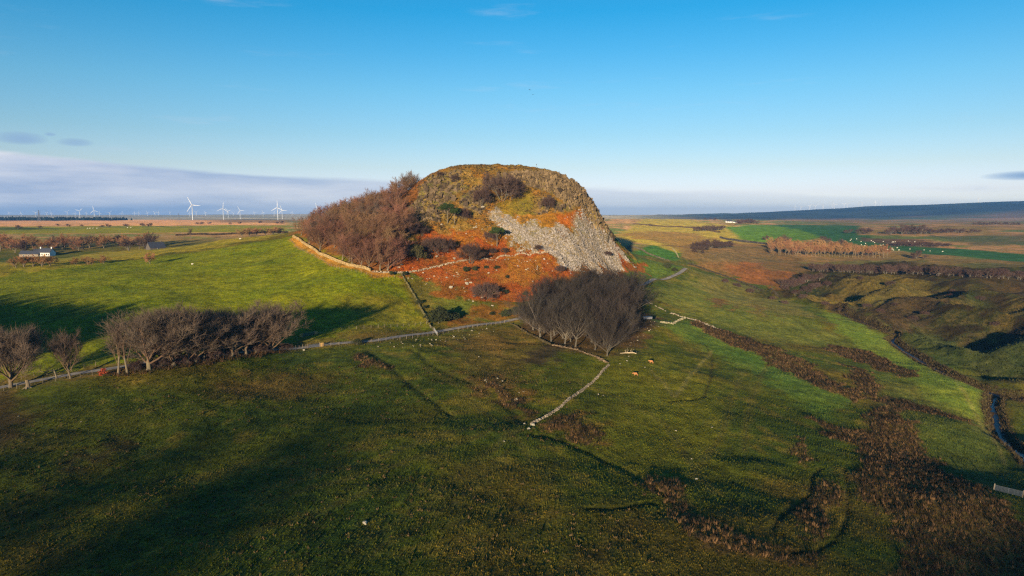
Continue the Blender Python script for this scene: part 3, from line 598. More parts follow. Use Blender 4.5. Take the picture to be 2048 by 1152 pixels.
# bracken and hill grass
BR = sdist_poly([(785, 552), (795, 505), (830, 478), (870, 468), (940, 455), (1000, 440), (1035, 500), (1098, 508), (1150, 545), (1080, 590), (1000, 612), (930, 605), (830, 552)], .8)
BR = np.maximum(BR, sdist_poly([(1110, 430), (1180, 455), (1235, 490), (1300, 530), (1250, 545), (1225, 505), (1110, 450)], .6))
x, y = scatter((-85, 95, 300, 480), 1.3, lambda a_, b_: (gsample(BR, a_, b_) > 0) & (gsample(d_scree, a_, b_) < 0))
cg = np.stack([gsample(C[..., i], x, y) for i in range(3)], -1) * rng.uniform(.75, 1.5, (len(x), 1)) * np.array((1.15, .9, .9))
tufts("bracken", x, y, rng.uniform(.25, .7, len(x)), .16, 4, cg, .9, .3, label="dead orange bracken on the lower slope of the hill")
x, y = scatter((-85, 95, 330, 480), 1.0, lambda a_, b_: (gsample(hillw, a_, b_) > .5) & (gsample(BR, a_, b_) < 0) & (gsample(d_scree, a_, b_) < 0))
cg = np.stack([gsample(C[..., i], x, y) for i in range(3)], -1) * rng.uniform(.5, 1.5, (len(x), 1))
xd, yd = scatter((-85, 95, 335, 480), .8, lambda a_, b_: (gsample(hillw, a_, b_) > .5) & (gsample(d_scree, a_, b_) < 0) & (fbm(a_, b_, 9, 3, 15) > -.05) & (gsample(BR, a_, b_) < -2))
tufts("heather", xd, yd, rng.uniform(.3, .8, len(xd)), .26, 4, np.where(rng.random((len(xd), 1)) < .7, np.array([[.045, .034, .018]]), np.array([[.15, .10, .05]])), .6, .45, label="dark heather clumps over the upper hill")
tufts("hill_grass", x, y, rng.uniform(.2, .6, len(x)), .16, 3, cg, .7, .3, label="tawny grass and heather tussocks on the hill top and crags")
# scree, crag blocks, loose stones
x, y = scatter((-14, 98, 345, 475), 6.5, lambda a_, b_: gsample(d_scree, a_, b_) + rng.normal(0, 2.0, len(a_)) + 4.0 * fbm(a_, b_, 6, 4, 77) > .5)
tag(obj("scree", stones_mesh("scree", x, y, rng.gamma(1.3, .16, len(x)) + .16, np.array((.285, .248, .218)) * (1 + .35 * fbm(x, y, 7, 3, 21))[:, None], .25)), "pale grey boulder scree spilling down the hill's front", kind="stuff")
x, y = scatter((-85, 95, 330, 480), .55, lambda a_, b_: gsample(craw, a_, b_) > .55)
sz = rng.gamma(2.0, .30, len(x)) + .35; base = np.where(rng.random((len(x), 1)) < .6, np.array([[.15, .105, .060]]), np.array([[.07, .05, .032]]))
tag(obj("crag_blocks", stones_mesh("crag_blocks", x, y, sz, base, .42, tall=1.25), ground_o), kind="stuff")
x, y = scatter((0, 95, 380, 470), 1.7, lambda a_, b_: (gsample(d_cliff, a_, b_) > -.5) & (gsample(SLOPE, a_, b_) > .45))
tag(obj("cliff_columns", stones_mesh("cliff_columns", x, y, rng.gamma(3, .12, len(x)) + .28, np.array((.175, .122, .064)) * (1 + .7 * fbm(x, y, 3, 3, 8))[:, None], .40, tall=2.6), ground_o), kind="stuff")
x, y = scatter((-75, 75, 300, 440), .07, lambda a_, b_: (gsample(BR, a_, b_) > -3) & (fbm(a_, b_, 14, 3, 5) > -.05))
tag(obj("loose_stones", stones_mesh("loose_stones", x, y, rng.gamma(2, .15, len(x)) + .15, np.array((.33, .28, .22)), .3)), "small pale stones strewn through the bracken", kind="stuff")
def tumble(lst, name, label, dens=.25, size=.3):
    d_ = np.maximum.reduce([sdist_poly(q, .6) for q in lst]); x, y = scatter((-60, 120, 150, 345), dens, lambda a_, b_: gsample(d_, a_, b_) > 0)
    tag(obj(name, stones_mesh(name, x, y, rng.gamma(2, size * .4, len(x)) + size * .6, np.array((.27, .235, .17)), .3)), label, kind="stuff")
tumble([[(740, 692), (1000, 652), (1010, 660), (900, 690), (860, 700), (760, 704)], [(1280, 655), (1330, 640), (1320, 655), (1290, 680), (1260, 720), (1215, 745), (1250, 700)], [(1035, 850), (1060, 840), (1080, 850), (1060, 870), (1040, 870)], [(940, 720), (1060, 790), (1040, 830), (960, 760)]], "field_stones", "small pale stones scattered below the lane and the wood", .07, .22)
# ================================================================ trees
def tube(path, rad, sides):
    path = np.asarray(path); k = len(path); d = np.gradient(path, axis=0); d /= np.linalg.norm(d, axis=1, keepdims=True) + 1e-9
    up = np.where(np.abs(d[:, 2:3]) > .9, np.array([[1., 0, 0]]), np.array([[0, 0, 1.]])); a_ = np.cross(d, up); a_ /= np.linalg.norm(a_, axis=1, keepdims=True) + 1e-9; b_ = np.cross(d, a_)
    an = np.arange(sides) * 2 * np.pi / sides; r = np.asarray(rad)[:, None, None]
    V = path[:, None] + (a_[:, None] * np.cos(an)[None, :, None] + b_[:, None] * np.sin(an)[None, :, None]) * r
    i = np.arange(k - 1)[:, None] * sides; j = np.arange(sides); jn = (j + 1) % sides
    return V.reshape(-1, 3), np.stack([i + j, i + jn, i + sides + jn, i + sides + j], -1).reshape(-1, 4)
class Bag:
    def __init__(s): s.V = []; s.Q = []; s.T = []; s.n = 0
    def quads(s, V, F): s.V.append(V); s.Q.append(F + s.n); s.n += len(V)
    def tris(s, V, F): s.V.append(V); s.T.append(F + s.n); s.n += len(V)
    def mesh(s, name, mat, smooth=False):
        F = []
        if s.Q: F.append(np.concatenate(s.Q))
        if s.T: F.append(np.concatenate(s.T))
        return new_mesh(name, np.concatenate(s.V), F, mat, smooth=smooth)
def unit(v): return v / (np.linalg.norm(v) + 1e-9)
def branch(p, d, ln, segs, wig, trop, lean, r):
    pts = [p]; st = ln / segs
    for _ in range(segs):
        d = unit(d + r.normal(0, wig, 3) + np.array((0, 0, trop)) + lean); p = p + d * st; pts.append(p)
    return np.array(pts), d
def side_dir(d, ang, az):
    a_ = unit(np.cross(d, (0.3, .2, 1.0))); b_ = np.cross(d, a_)
    return unit(d * math.cos(ang) + (a_ * math.cos(az) + b_ * math.sin(az)) * math.sin(ang))
def bare_tree(seed, height=15., trunk=.22, limbs=6, spread=.62, up=.10, lean=(0, 0, 0), l2=7, l3=7, tw=9, twl=1.25, tww=.035, stems=1, girth=.32, tmat=None, cmat=None, lmat=None, name="tree"):
    """bare winter tree -> (trunk mesh, crown mesh), normalised to its height in metres"""
    r = np.random.default_rng(seed); T = Bag(); Cn = Bag(); Lm = Bag(); lean = np.array(lean, float); roots = []; tips = []
    for s in range(stems):
        if stems == 1: p0, d0, ln, gr = np.zeros(3), unit(np.array((r.normal(0, .06), r.normal(0, .06), 1.)) + lean * .6), height * trunk, girth
        else:
            az = s * 6.283 / stems + r.uniform(-.4, .4); ti = r.uniform(.15, 1.0) * spread
            p0, d0, ln, gr = np.array((math.cos(az), math.sin(az), 0)) * height * .05, unit(np.array((math.cos(az) * ti, math.sin(az) * ti, 1.)) + lean), height * r.uniform(.3, .45), girth * r.uniform(.4, .6)
        path, d = branch(p0 - np.array((0, 0, .35)), d0, ln + .35, 4, .06, .02, lean * .2, r)
        T.quads(*tube(path, gr * np.array((1.55, 1.1, .95, .88, .8)), 7 if stems == 1 else 5))
        nl = limbs if stems == 1 else 4
        for k in range(nl):
            f = (.38 + .62 * k / max(nl - 1, 1)) if k else 1.0; q = path[0] + (path[-1] - path[0]) * f
            az = k * 2.4 + r.uniform(-.5, .5); ang = spread * (r.uniform(.55, 1.15) if k else .2)
            L1 = height * (r.uniform(.42, .58)) * (1 if stems == 1 else .75)
            bp_, bd = branch(q, side_dir(d, ang, az), L1, 5, .10, up, lean * .35, r); g1 = gr * r.uniform(.42, .6)
            Lm.quads(*tube(bp_, g1 * np.array((1, .85, .7, .55, .4, .25)), 5))
            for m in range(l2):
                ff = .14 + .86 * (m + r.random()) / l2; i0 = min(int(ff * 5), 4); q2 = bp_[i0] + (bp_[i0 + 1] - bp_[i0]) * (ff * 5 - i0); dd = unit(bp_[i0 + 1] - bp_[i0])
                L2 = height * .27 * r.uniform(.6, 1.15) * (1.15 - .5 * ff); b2, _ = branch(q2, side_dir(dd, r.uniform(.4, .85), r.uniform(0, 6.28)), L2, 3, .14, up * 1.3, lean * .4, r)
                g2 = max(g1 * .34 * (1.1 - .5 * ff), .03); Lm.quads(*tube(b2, g2 * np.array((1, .75, .5, .28)), 4))
                for u_ in range(l3):
                    f3 = .15 + .85 * (u_ + r.random()) / l3; i1 = min(int(f3 * 3), 2); q3 = b2[i1] + (b2[i1 + 1] - b2[i1]) * (f3 * 3 - i1); d3 = unit(b2[i1 + 1] - b2[i1])
                    L3 = height * .125 * r.uniform(.6, 1.2); b3, _ = branch(q3, side_dir(d3, r.uniform(.35, .9), r.uniform(0, 6.28)), L3, 2, .16, up * 1.5, lean * .4, r)
                    Cn.quads(*tube(b3, np.array((.024, .018, .009)) * height / 15, 3)); tips.append((b3[0], b3[1], b3[2]))
    tp = np.array(tips); k = len(tp); M = k * tw; idx = np.repeat(np.arange(k), tw); f = r.random(M)
    A_ = np.where((f < .5)[:, None], tp[idx, 0] + (tp[idx, 1] - tp[idx, 0]) * (f * 2)[:, None], tp[idx, 1] + (tp[idx, 2] - tp[idx, 1]) * (f * 2 - 1)[:, None])
    dr = (tp[idx, 2] - tp[idx, 0]); dr /= np.linalg.norm(dr, axis=1, keepdims=True); dr = dr + r.normal(0, .55, (M, 3)) + np.array((0, 0, up * 2.2)) + lean * .8; dr /= np.linalg.norm(dr, axis=1, keepdims=True)
    ln = twl * r.uniform(.5, 1.2, M) * height / 15; sd = np.cross(dr, r.normal(0, 1, (M, 3))); sd /= np.linalg.norm(sd, axis=1, keepdims=True)
    V = np.stack([A_ + sd * tww, A_ - sd * tww, A_ + dr * ln[:, None]], 1)
    Cn.tris(V.reshape(-1, 3), np.arange(M * 3).reshape(-1, 3))
    zmax = max(v[:, 2].max() for v in Cn.V); sc_ = height / zmax
    for bag in (T, Cn, Lm): bag.V = [v * sc_ for v in bag.V]
    return T.mesh(name + "_trunk", tmat, True), Cn.mesh(name + "_crown", cmat), height, Lm.mesh(name + "_limbs", lmat or tmat, True)
def leafy(seed, height, width, lumps, per, leaf, cmat, tmat, flat=1.0, base=.0, trunk=False, name="bush"):
    """evergreen bush or pine: clumps of small leaf faces on a branching stem"""
    r = np.random.default_rng(seed); Cn = Bag(); T = Bag(); top = np.array((r.normal(0, .03), r.normal(0, .03), 1.)) * height * (.8 if trunk else .35)
    path = np.array([np.array((0, 0, -.3)), top * .35 + r.normal(0, .05, 3), top * .7, top]); g = height * (.022 if trunk else .03); T.quads(*tube(path, g * np.array((1.3, 1, .8, .5)), 6))
    for _ in range(lumps):
        az, cz = r.uniform(0, 6.283), r.uniform(-.35 if not trunk else -.8, 1.0); rr = math.sqrt(max(0, 1 - cz * cz)) * r.uniform(.35, 1.0)
        c = np.array((math.cos(az) * rr * width / 2, math.sin(az) * rr * width / 2, height * (base + (1 - base) * (.38 + .5 * cz * flat))))
        c[2] = max(c[2], height * .1); st = path[-1] * r.uniform(.45, .95); T.quads(*tube(np.array([st, (st + c) / 2 + (0, 0, -.05 * height), c]), np.array((.35, .25, .12)) * g, 4))
        rad = width * r.uniform(.13, .22); p = r.normal(0, 1, (per, 3)); p /= np.linalg.norm(p, axis=1, keepdims=True); p *= rad * r.uniform(.4, 1.0, (per, 1)) * np.array((1, 1, .7)); p += c
        p[:, 2] = np.maximum(p[:, 2], .05)
        a_ = r.normal(0, 1, (per, 3)); a_ /= np.linalg.norm(a_, axis=1, keepdims=True); b_ = np.cross(a_, r.normal(0, 1, (per, 3))); b_ /= np.linalg.norm(b_, axis=1, keepdims=True); s = leaf * r.uniform(.6, 1.3, (per, 1))
        V = np.stack([p + a_ * s, p - a_ * s * .6 + b_ * s * .6, p - a_ * s * .6 - b_ * s * .6], 1); Cn.tris(V.reshape(-1, 3), np.arange(per * 3).reshape(-1, 3))
    return T.mesh(name + "_trunk", tmat, True), Cn.mesh(name + "_crown", cmat), height
bark_pale = material("beech_bark", (.25, .195, .12), .9, noise=.3, nscale=1.5, second=(.13, .115, .085), vary=.15)
bark_dark = material("ash_bark", (.13, .115, .09), .9, noise=.3, nscale=1.5, second=(.12, .11, .09), vary=.15)
limb_brown = material("limb_bark_brown", (.15, .095, .058), .9, noise=.25, nscale=2, vary=.25)
limb_grey = material("limb_bark_grey", (.115, .095, .075), .9, noise=.25, nscale=2, vary=.3)
tw_red = material("beech_twigs", (.185, .099, .058), .95, vary=.38, spec=.1)
tw_grey = material("roadside_twigs", (.145, .105, .078), .95, vary=.18, spec=.1)
tw_dark = material("wood_twigs", (.044, .036, .030), .95, vary=.35, spec=.1)
tw_purp = material("scrub_twigs", (.085, .054, .044), .95, vary=.22, spec=.1)
tw_larch = material("larch_twigs", (.30, .155, .07), .95, vary=.25, spec=.1)
lf_gorse = material("gorse_leaf", (.035, .042, .018), .9, vary=.25, spec=.15)
lf_pine = material("pine_needles", (.035, .055, .016), .9, vary=.2, spec=.15)
lf_ivy = material("ivy_leaf", (.022, .048, .012), .8, vary=.1, spec=.25)
lf_olive = material("olive_scrub_leaf", (.060, .056, .022), .9, vary=.2, spec=.15)
WIND = (.07, .015, 0)
V_wood = [bare_tree(100 + k, 14, trunk=(.2, .28, .16, .24, .22)[k], limbs=(8, 7, 9, 8, 8)[k], spread=(.95, .85, 1.0, .9, .95)[k], up=.11, lean=WIND, l2=7, l3=7, tw=14, twl=1.0, tww=.024, girth=.26, tmat=bark_pale, cmat=tw_red, lmat=limb_brown, name="beech") for k in range(5)]
V_wood += [bare_tree(160, 14, trunk=.26, limbs=8, spread=.85, up=.13, lean=WIND, l2=7, l3=7, tw=12, twl=1.1, tww=.022, girth=.26, tmat=bark_pale, cmat=tw_grey, lmat=limb_grey, name="beech")]
V_row = [bare_tree(200 + k, 16, trunk=(.17, .14, .20, .24)[k], limbs=(12, 13, 11, 9)[k], spread=(.95, 1.0, .8, .7)[k], up=.17, lean=(.02, 0, 0), l2=8, l3=8, tw=17, twl=1.5, tww=.021, girth=.32, tmat=bark_pale, cmat=tw_grey, lmat=limb_brown, name="roadside_tree") for k in range(4)]
V_thin = [bare_tree(240 + k, 12, trunk=.34, limbs=5, spread=.42, up=.14, l2=6, l3=6, tw=10, twl=1.4, tww=.02, girth=.2, tmat=bark_pale, cmat=tw_grey, lmat=limb_brown, name="slender_tree") for k in range(2)]
V_cent = [bare_tree(300 + k, 18, trunk=(.2, .3, .24, .18)[k], limbs=(9, 8, 10, 10)[k], spread=(1.05, .85, 1.1, 1.2)[k], up=.14, l2=7, l3=7, tw=9, twl=1.6, tww=.020, girth=.26, tmat=bark_dark, cmat=tw_dark, lmat=limb_grey, name="wood_tree") for k in range(4)]
V_scrub = [bare_tree(400 + k, 5, limbs=4, spread=.95, up=.05, l2=6, l3=6, tw=12, twl=1.9, tww=.016, stems=7, girth=.10, tmat=bark_dark, cmat=tw_purp, lmat=limb_grey, name="scrub") for k in range(3)]
V_far = [bare_tree(500 + k, 10, trunk=.2, limbs=6, spread=.8, up=.06, lean=(.05, 0, 0), l2=6, l3=5, tw=8, twl=2.2, tww=.05, girth=.3, tmat=bark_pale, cmat=tw_larch, name="field_tree") for k in range(3)]
V_farp = [bare_tree(520 + k, 10, trunk=.18, limbs=6, spread=.85, up=.05, l2=6, l3=5, tw=9, twl=2.3, tww=.06, girth=.3, tmat=bark_dark, cmat=tw_purp, name="field_tree") for k in range(3)]
V_larch = [bare_tree(540 + k, 11, trunk=.45, limbs=7, spread=.55, up=.1, l2=5, l3=5, tw=8, twl=1.6, tww=.05, girth=.16, tmat=bark_pale, cmat=tw_larch, name="birch") for k in range(3)]
V_gorse = [leafy(600 + k, 2.4, 3.4, 26, 60, .16, lf_gorse, bark_dark, name="gorse") for k in range(3)]
V_olive = [leafy(620, 4.5, 5.0, 34, 70, .22, lf_olive, bark_dark, name="evergreen_bush")]
V_pine = [leafy(640 + k, 9.0, 6.0, 22, 90, .26, lf_pine, bark_pale, flat=.45, base=.52, trunk=True, name="pine") for k in range(2)]
V_ivy = [leafy(660, 14.0, 8.0, 48, 110, .32, lf_ivy, bark_dark, flat=.95, base=.12, trunk=True, name="ivy_tree")]
def plant(v, name, label, cat, x, y, h, rz=None, group=None, sink=.1, wide=1.0):
    tm, cm, hh = v[:3]; s = h / hh; z = float(ground(x, y)) - sink
    o = thing(name, label, cat, (float(x), float(y), z), rnd.uniform(0, 6.28) if rz is None else rz, group, (s * wide, s * wide, s))
    obj("trunk", tm, o); cr_ = obj("crown", cm, o)
    if len(v) > 3: obj("limbs", v[3], o)
    return o
def at(px, py):
    x, y = hit([px], [py], H); return float(x[0]), float(y[0])
def h_for(px, pbase, ptop):
    """height in metres of something that stands at (px,pbase) and reaches ptop"""
    x, y = at(px, pbase); return CAMZ + float(pray(px, ptop)[1]) * y - float(ground(x, y))
ORD = ["first", "second", "third", "fourth", "fifth", "sixth", "seventh", "eighth", "ninth", "tenth", "eleventh", "twelfth", "thirteenth", "fourteenth", "fifteenth", "sixteenth", "seventeenth", "eighteenth", "nineteenth", "twentieth", "twenty-first", "twenty-second", "twenty-third", "twenty-fourth", "twenty-fifth", "twenty-sixth", "twenty-seventh", "twenty-eighth", "twenty-ninth", "thirtieth"]
# --- row beside the lane on the left
ROWT = [(22, 775, 640, 0, 'row'), (141, 757, 652, 3, 'row'), (237, 748, 640, 0, 'thin'), (255, 745, 625, 1, 'thin'), (298, 740, 606, 0, 'row'), (348, 732, 606, 1, 'row'), (374, 727, 622, 2, 'row'), (392, 724, 615, 0, 'row'), (408, 721, 625, 1, 'thin'),
        (437, 716, 612, 2, 'row'), (447, 715, 625, 0, 'thin'), (464, 714, 610, 1, 'row'), (477, 712, 630, 1, 'thin'), (493, 710, 612, 2, 'row'), (546, 703, 598, 1, 'row')]
SPEC = {0: "bare roadside tree cut by the left edge of the picture", 1: "lone fan-shaped bare tree beside the lane, left of the long row", 4: "broad bare tree with thick pale trunk, near the left end of the roadside row", 14: "wide bare tree at the right end of the roadside row, nearest the gates"}
for k, (px, pb, ptp, v, kind) in enumerate(ROWT):
    x, y = at(px, pb); h = h_for(px, pb, ptp) * 1.07
    plant((V_row if kind == 'row' else V_thin)[v], "roadside_tree" if kind == 'row' else "slender_tree", SPEC.get(k, f"bare {'slender ' if kind != 'row' else ''}tree, {ORD[k]} trunk from the left along the lane"), "tree", x, y, h, None, "bare trees beside the lane", .1, (1.1, .9, 1.1, 1.1, 1.35, 1.3, 1.15, 1.15, 1, 1.2, 1, 1.25, 1, 1.2, 1.4)[k])
for k, (px, pb, ptp, v) in enumerate([(322, 733, 612, 2), (362, 727, 608, 0), (422, 717, 612, 1), (512, 706, 606, 0), (528, 704, 612, 2)]):
    x, y = at(px, pb); plant(V_row[v], "roadside_tree", f"bare tree standing within the roadside clump, {ORD[k]} of the inner ones from the left", "tree", x, y, h_for(px, pb, ptp), None, "bare trees beside the lane", .1, 1.3)
for k in range(20):
    x, y = (-152.0 - 9 * k + rnd.uniform(-3, 3), 174.0 + rnd.uniform(-8, 6)) if k < 12 else (-164.0 - 11 * (k - 12) + rnd.uniform(-3, 3), 190.0 + rnd.uniform(-5, 5))
    plant(V_row[k % 3], "roadside_tree", "bare roadside tree standing beyond the left edge of the picture", "tree", x, y, rnd.uniform(20, 24), None, "bare trees beside the lane", .1, 1.3)
for k, (px, pb, hp) in enumerate([(272, 742, 26), (322, 734, 22), (362, 727, 24), (384, 724, 20), (420, 718, 22), (455, 713, 20), (508, 706, 24), (527, 704, 20), (570, 700, 16)]):
    x, y = at(px, pb); plant(V_scrub[k % 3], "thorn_bush", "low bare thorn bush growing between the trunks of the roadside row", "bush", x, y, hp / FPX * y, None, "thorn bushes under the roadside row", wide=1.4)
# --- wood on the hill flank
def inpoly(x, y, poly):
    ins = np.zeros(np.shape(x), bool); k = len(poly)
    for q in range(k):
        (ax, ay), (bx, by) = poly[q], poly[(q + 1) % k]; ins ^= ((ay > y) != (by > y)) & (x < (bx - ax) * (y - ay) / (by - ay + 1e-12) + ax)
    return ins
def poisson(poly, dist, seed, tries=9000):
    r = np.random.default_rng(seed); p = np.array(poly); X = r.uniform(p[:, 0].min(), p[:, 0].max(), tries); Y = r.uniform(p[:, 1].min(), p[:, 1].max(), tries); ok = inpoly(X, Y, poly); out = []
    for a_, b_ in zip(X[ok], Y[ok]):
        if all((a_ - c_) ** 2 + (b_ - d_) ** 2 > dist * dist for c_, d_ in out): out.append((a_, b_))
    return out
WP = [at(596, 470), at(642, 505), at(700, 535), at(745, 546), at(786, 544), (-57, 343), (-61, 368), (-66, 392), (-63, 425), (-62, 455), (-95, 480), (-128, 465)]
FRONT = [(640, 498), (685, 520), (698, 524), (703, 531), (722, 536), (737, 538), (760, 541), (775, 541)]
fr = []
for k, (px, py) in enumerate(FRONT):
    x, y = at(px, py); fr.append((x, y)); plant(V_wood[k % 5], "beech_tree", f"pale-trunked bare beech at the front of the hill wood, {ORD[k]} from the left", "tree", x, y, rnd.uniform(14, 17.5), rnd.uniform(-.6, .6), "beeches of the wood on the hill's left flank")
for k, (x, y) in enumerate(poisson(WP, 7.8, 3)):
    if min((x - a_) ** 2 + (y - b_) ** 2 for a_, b_ in fr) < 16: continue
    hh = rnd.uniform(11, 15) if y > 400 else rnd.uniform(12, 17)
    plant(V_wood[rnd.choice((0, 1, 2, 3, 4, 0, 1, 2, 3, 5))], "beech_tree", "reddish bare beech inside the wind-shaped wood on the hill's left flank", "tree", x, y, hh, rnd.uniform(-.6, .6), "beeches of the wood on the hill's left flank", wide=rnd.uniform(1.15, 1.5))
# --- wood in the centre
CP_ = [at(1052, 655), at(1108, 690), at(1165, 699), at(1212, 711), at(1238, 690), at(1246, 655), at(1268, 612), at(1262, 585), at(1180, 585), at(1100, 605)]
CF = [(1130, 688, 'bare forked tree leaning out at the left front of the central wood', 0), (1151, 694, 'slim straight tree with a pale stem at the front of the central wood', 1), (1214, 712, 'many-stemmed bare tree at the foremost corner of the central wood', 3), (1190, 700, 'low crooked bare tree along the front of the central wood', 2), (1270, 598, 'bare tree at the right rear corner of the central wood', 2), (1060, 650, 'spreading bare tree at the left end of the central wood by the lane', 3)]
fr = []
for px, py, lb, v in CF:
    x, y = at(px, py); fr.append((x, y)); plant(V_cent[v], "wood_tree", lb, "tree", x, y, {712: 13.5, 700: 12, 650: 12}.get(py, 17), None, "bare trees of the central wood")
for x, y in poisson(CP_, 6.9, 5):
    if min((x - a_) ** 2 + (y - b_) ** 2 for a_, b_ in fr) < 14: continue
    plant(V_cent[rnd.randrange(4)], "wood_tree", "dark bare tree inside the central wood below the scree", "tree", x, y, rnd.uniform(13, 19.5), None, "bare trees of the central wood", wide=rnd.uniform(.95, 1.3))
x, y = at(1236, 655); plant(V_ivy[0], "ivy_clad_tree", "dark green ivy-clad tree at the right of the central wood", "tree", x, y, 12.5)
# --- shrubs and small trees on the hill: px, base y, top y, kind, label
HS = [(962, 412, 368, 'scrub', 'dense grey-brown bush high on the hill face'), (1006, 399, 338, 'scrub', 'tall bare tree in the gully just below the summit'), (1022, 396, 352, 'scrub', 'smaller bare bush at the right of the summit gully'), (1095, 419, 388, 'scrub', 'small bare bush under the right-hand cliff'),
      (932, 438, 418, 'scrub', 'reddish bush beside the crag left of the scree'), (815, 474, 428, 'scrub', 'red-brown scrub at the right edge of the hill wood'), (845, 472, 442, 'scrub', 'low purple scrub right of the hill wood'), (868, 506, 468, 'scrub', 'rounded purple bush in the bracken, left of two'), (892, 503, 472, 'scrub', 'rounded purple bush in the bracken, right of two'),
      (942, 527, 478, 'scrub', 'big rounded bush standing over the wall in the bracken'), (983, 482, 460, 'scrub', 'dark bush left of the lone green pine'), (985, 508, 494, 'scrub', 'low scrub right of the big rounded bush'), (1010, 507, 492, 'scrub', 'low scrub above the wall near the scree'), (970, 598, 560, 'scrub', 'thin grey bush in the lower bracken'), (925, 436, 412, 'scrub', 'dark shrub behind the leaning pines'),
      (1076, 502, 486, 'scrub', 'small bush on the left edge of the scree'), (1215, 512, 500, 'scrub', 'small bush on the right of the scree'), (1120, 545, 528, 'scrub', 'bush at the foot of the scree'), (800, 522, 470, 'scrub', 'tall scrub at the lower right corner of the hill wood'), (880, 352, 342, 'scrub', 'low bush near the left shoulder of the summit'), (910, 362, 348, 'scrub', 'low grey bush on the upper left crag'),
      (835, 521, 488, 'olive', 'dense olive-green evergreen bush in the bracken'), (895, 446, 400, 'pine', 'tall thin pine on the hill, left of two'), (909, 447, 410, 'pine', 'tall thin pine on the hill, right of two'), (994, 492, 448, 'pine', 'lone flat-topped green pine beside the scree')]
for k, (px, pb, ptp, kd, lb) in enumerate(HS):
    x, y = at(px, pb); h = h_for(px, pb, ptp); v = {'scrub': V_scrub[k % 3], 'olive': V_olive[0], 'pine': V_pine[k % 2]}[kd]
    plant(v, {'scrub': 'bare_bush', 'olive': 'evergreen_bush', 'pine': 'pine_tree'}[kd], lb, {'scrub': 'bush', 'olive': 'bush', 'pine': 'tree'}[kd], x, y, max(h, 1.2), None, "bushes and trees on the hill", wide=1.0)
GS = [(877, 647, 612, 'big dark gorse bush beside the wall gate'), (905, 640, 622, 'dark gorse bush right of the big one by the lane'), (931, 543, 532, 'dark gorse mound below the hill wall, left half'), (950, 541, 531, 'dark gorse mound below the hill wall, right half'), (973, 537, 530, 'small gorse tuft near the hill wall'), (993, 538, 530, 'gorse tuft with pale stone beside it'), (1015, 556, 549, 'lone gorse tuft in the orange grass'), (998, 583, 575, 'gorse tuft in the red bracken, left of two'), (1011, 587, 578, 'gorse tuft in the red bracken, right of two'),
      (838, 608, 598, 'gorse bush growing on the field wall'), (850, 617, 609, 'lower gorse bush on the field wall'), (1050, 590, 582, 'gorse tuft left of the central wood'), (1010, 634, 618, 'dark gorse above the lane near the wood'), (985, 630, 622, 'small gorse above the lane'), (1032, 628, 612, 'gorse at the edge of the central wood'), (783, 550, 541, 'dark bush at the wall corner under the hill wood'), (809, 551, 542, 'dark bush right of the wall corner'),
      (714, 690, 676, 'dark hollow bush by the lane fence'), (1335, 536, 524, 'gorse beside the end of the lane'), (1350, 543, 534, 'gorse patch where the lane leaves the hill')]
for k, (px, pb, ptp, lb) in enumerate(GS):
    x, y = at(px, pb); plant(V_gorse[k % 3], "gorse_bush", lb, "bush", x, y, max(h_for(px, pb, ptp), .8), None, "gorse bushes about the hill foot", .15)
# scrub along the dyke on the right and in the valley
VS = [(1450, 566, 10), (1475, 574, 9), (1500, 586, 10), (1545, 600, 9), (1570, 608, 8), (1585, 575, 12), (1600, 570, 14), (1570, 580, 10), (1620, 562, 12), (1640, 556, 10), (1400, 500, 18), (1420, 497, 20), (1440, 498, 18), (1395, 505, 14), (1455, 495, 14), (1590, 590, 12), (1612, 584, 14), (1630, 577, 13), (1655, 572, 12), (1605, 596, 9), (1650, 610, 8), (1680, 622, 8), (1735, 615, 9), (1760, 625, 9), (1790, 612, 8), (1825, 640, 9), (1850, 630, 9), (1905, 585, 8), (1960, 600, 9), (1990, 652, 10), (1720, 560, 9), (1780, 570, 9)]
for k, (px, pb, hp) in enumerate(VS):
    x, y = at(px, pb); plant(V_scrub[k % 3], "scrub_bush", "dark bare scrub bush in the hollow right of the hill", "bush", x, y, hp / FPX * y * 1.1, None, "scrub in the burn hollow", wide=1.3)
# --- farther trees and hedges
def far_row(pts, variants, name, label, group, wide=1.2):
    for k, (px, pb, hp) in enumerate(pts):
        x, y = at(px, pb); plant(variants[k % len(variants)], name, label, "tree", x, y, max(hp / FPX * y, 1.5), None, group, wide=wide)
r2_ = random.Random(5)
def span(x0, x1, y0, y1, n_, h0, h1): return [(x0 + (x1 - x0) * (k + r2_.uniform(.1, .9)) / n_, y0 + (y1 - y0) * (k + .5) / n_ + r2_.uniform(-1, 1), r2_.uniform(h0, h1)) for k in range(n_)]
far_row([(32, 535, 26), (48, 534, 27), (66, 533, 28), (84, 533, 27), (100, 532, 24)], V_far, "hawthorn", "wind-cut hawthorn in the sunlit clump at the left edge", "hawthorns below the farm", 1.5)
far_row([(152, 530, 18), (176, 529, 19), (184, 530, 17), (208, 527, 20)], V_far, "hawthorn", "low hawthorn in the broken hedge across the pasture", "hawthorns of the broken hedge", 1.5)
far_row([(300, 528, 28)], V_far, "hawthorn", "lone small thorn tree on the bright pasture", "lone thorn", 1.0)
far_row([(381, 478, 24)], V_thin, "hedgerow_tree", "thin upright tree at the pasture's far edge", "hedge trees", 1.2)
def far_world(px, Y, h, v, name, label, group, wide=1.2, cat="tree"):
    plant(v, name, label, cat, (px - CX) / FPX * Y, Y, h, None, group, wide=wide)
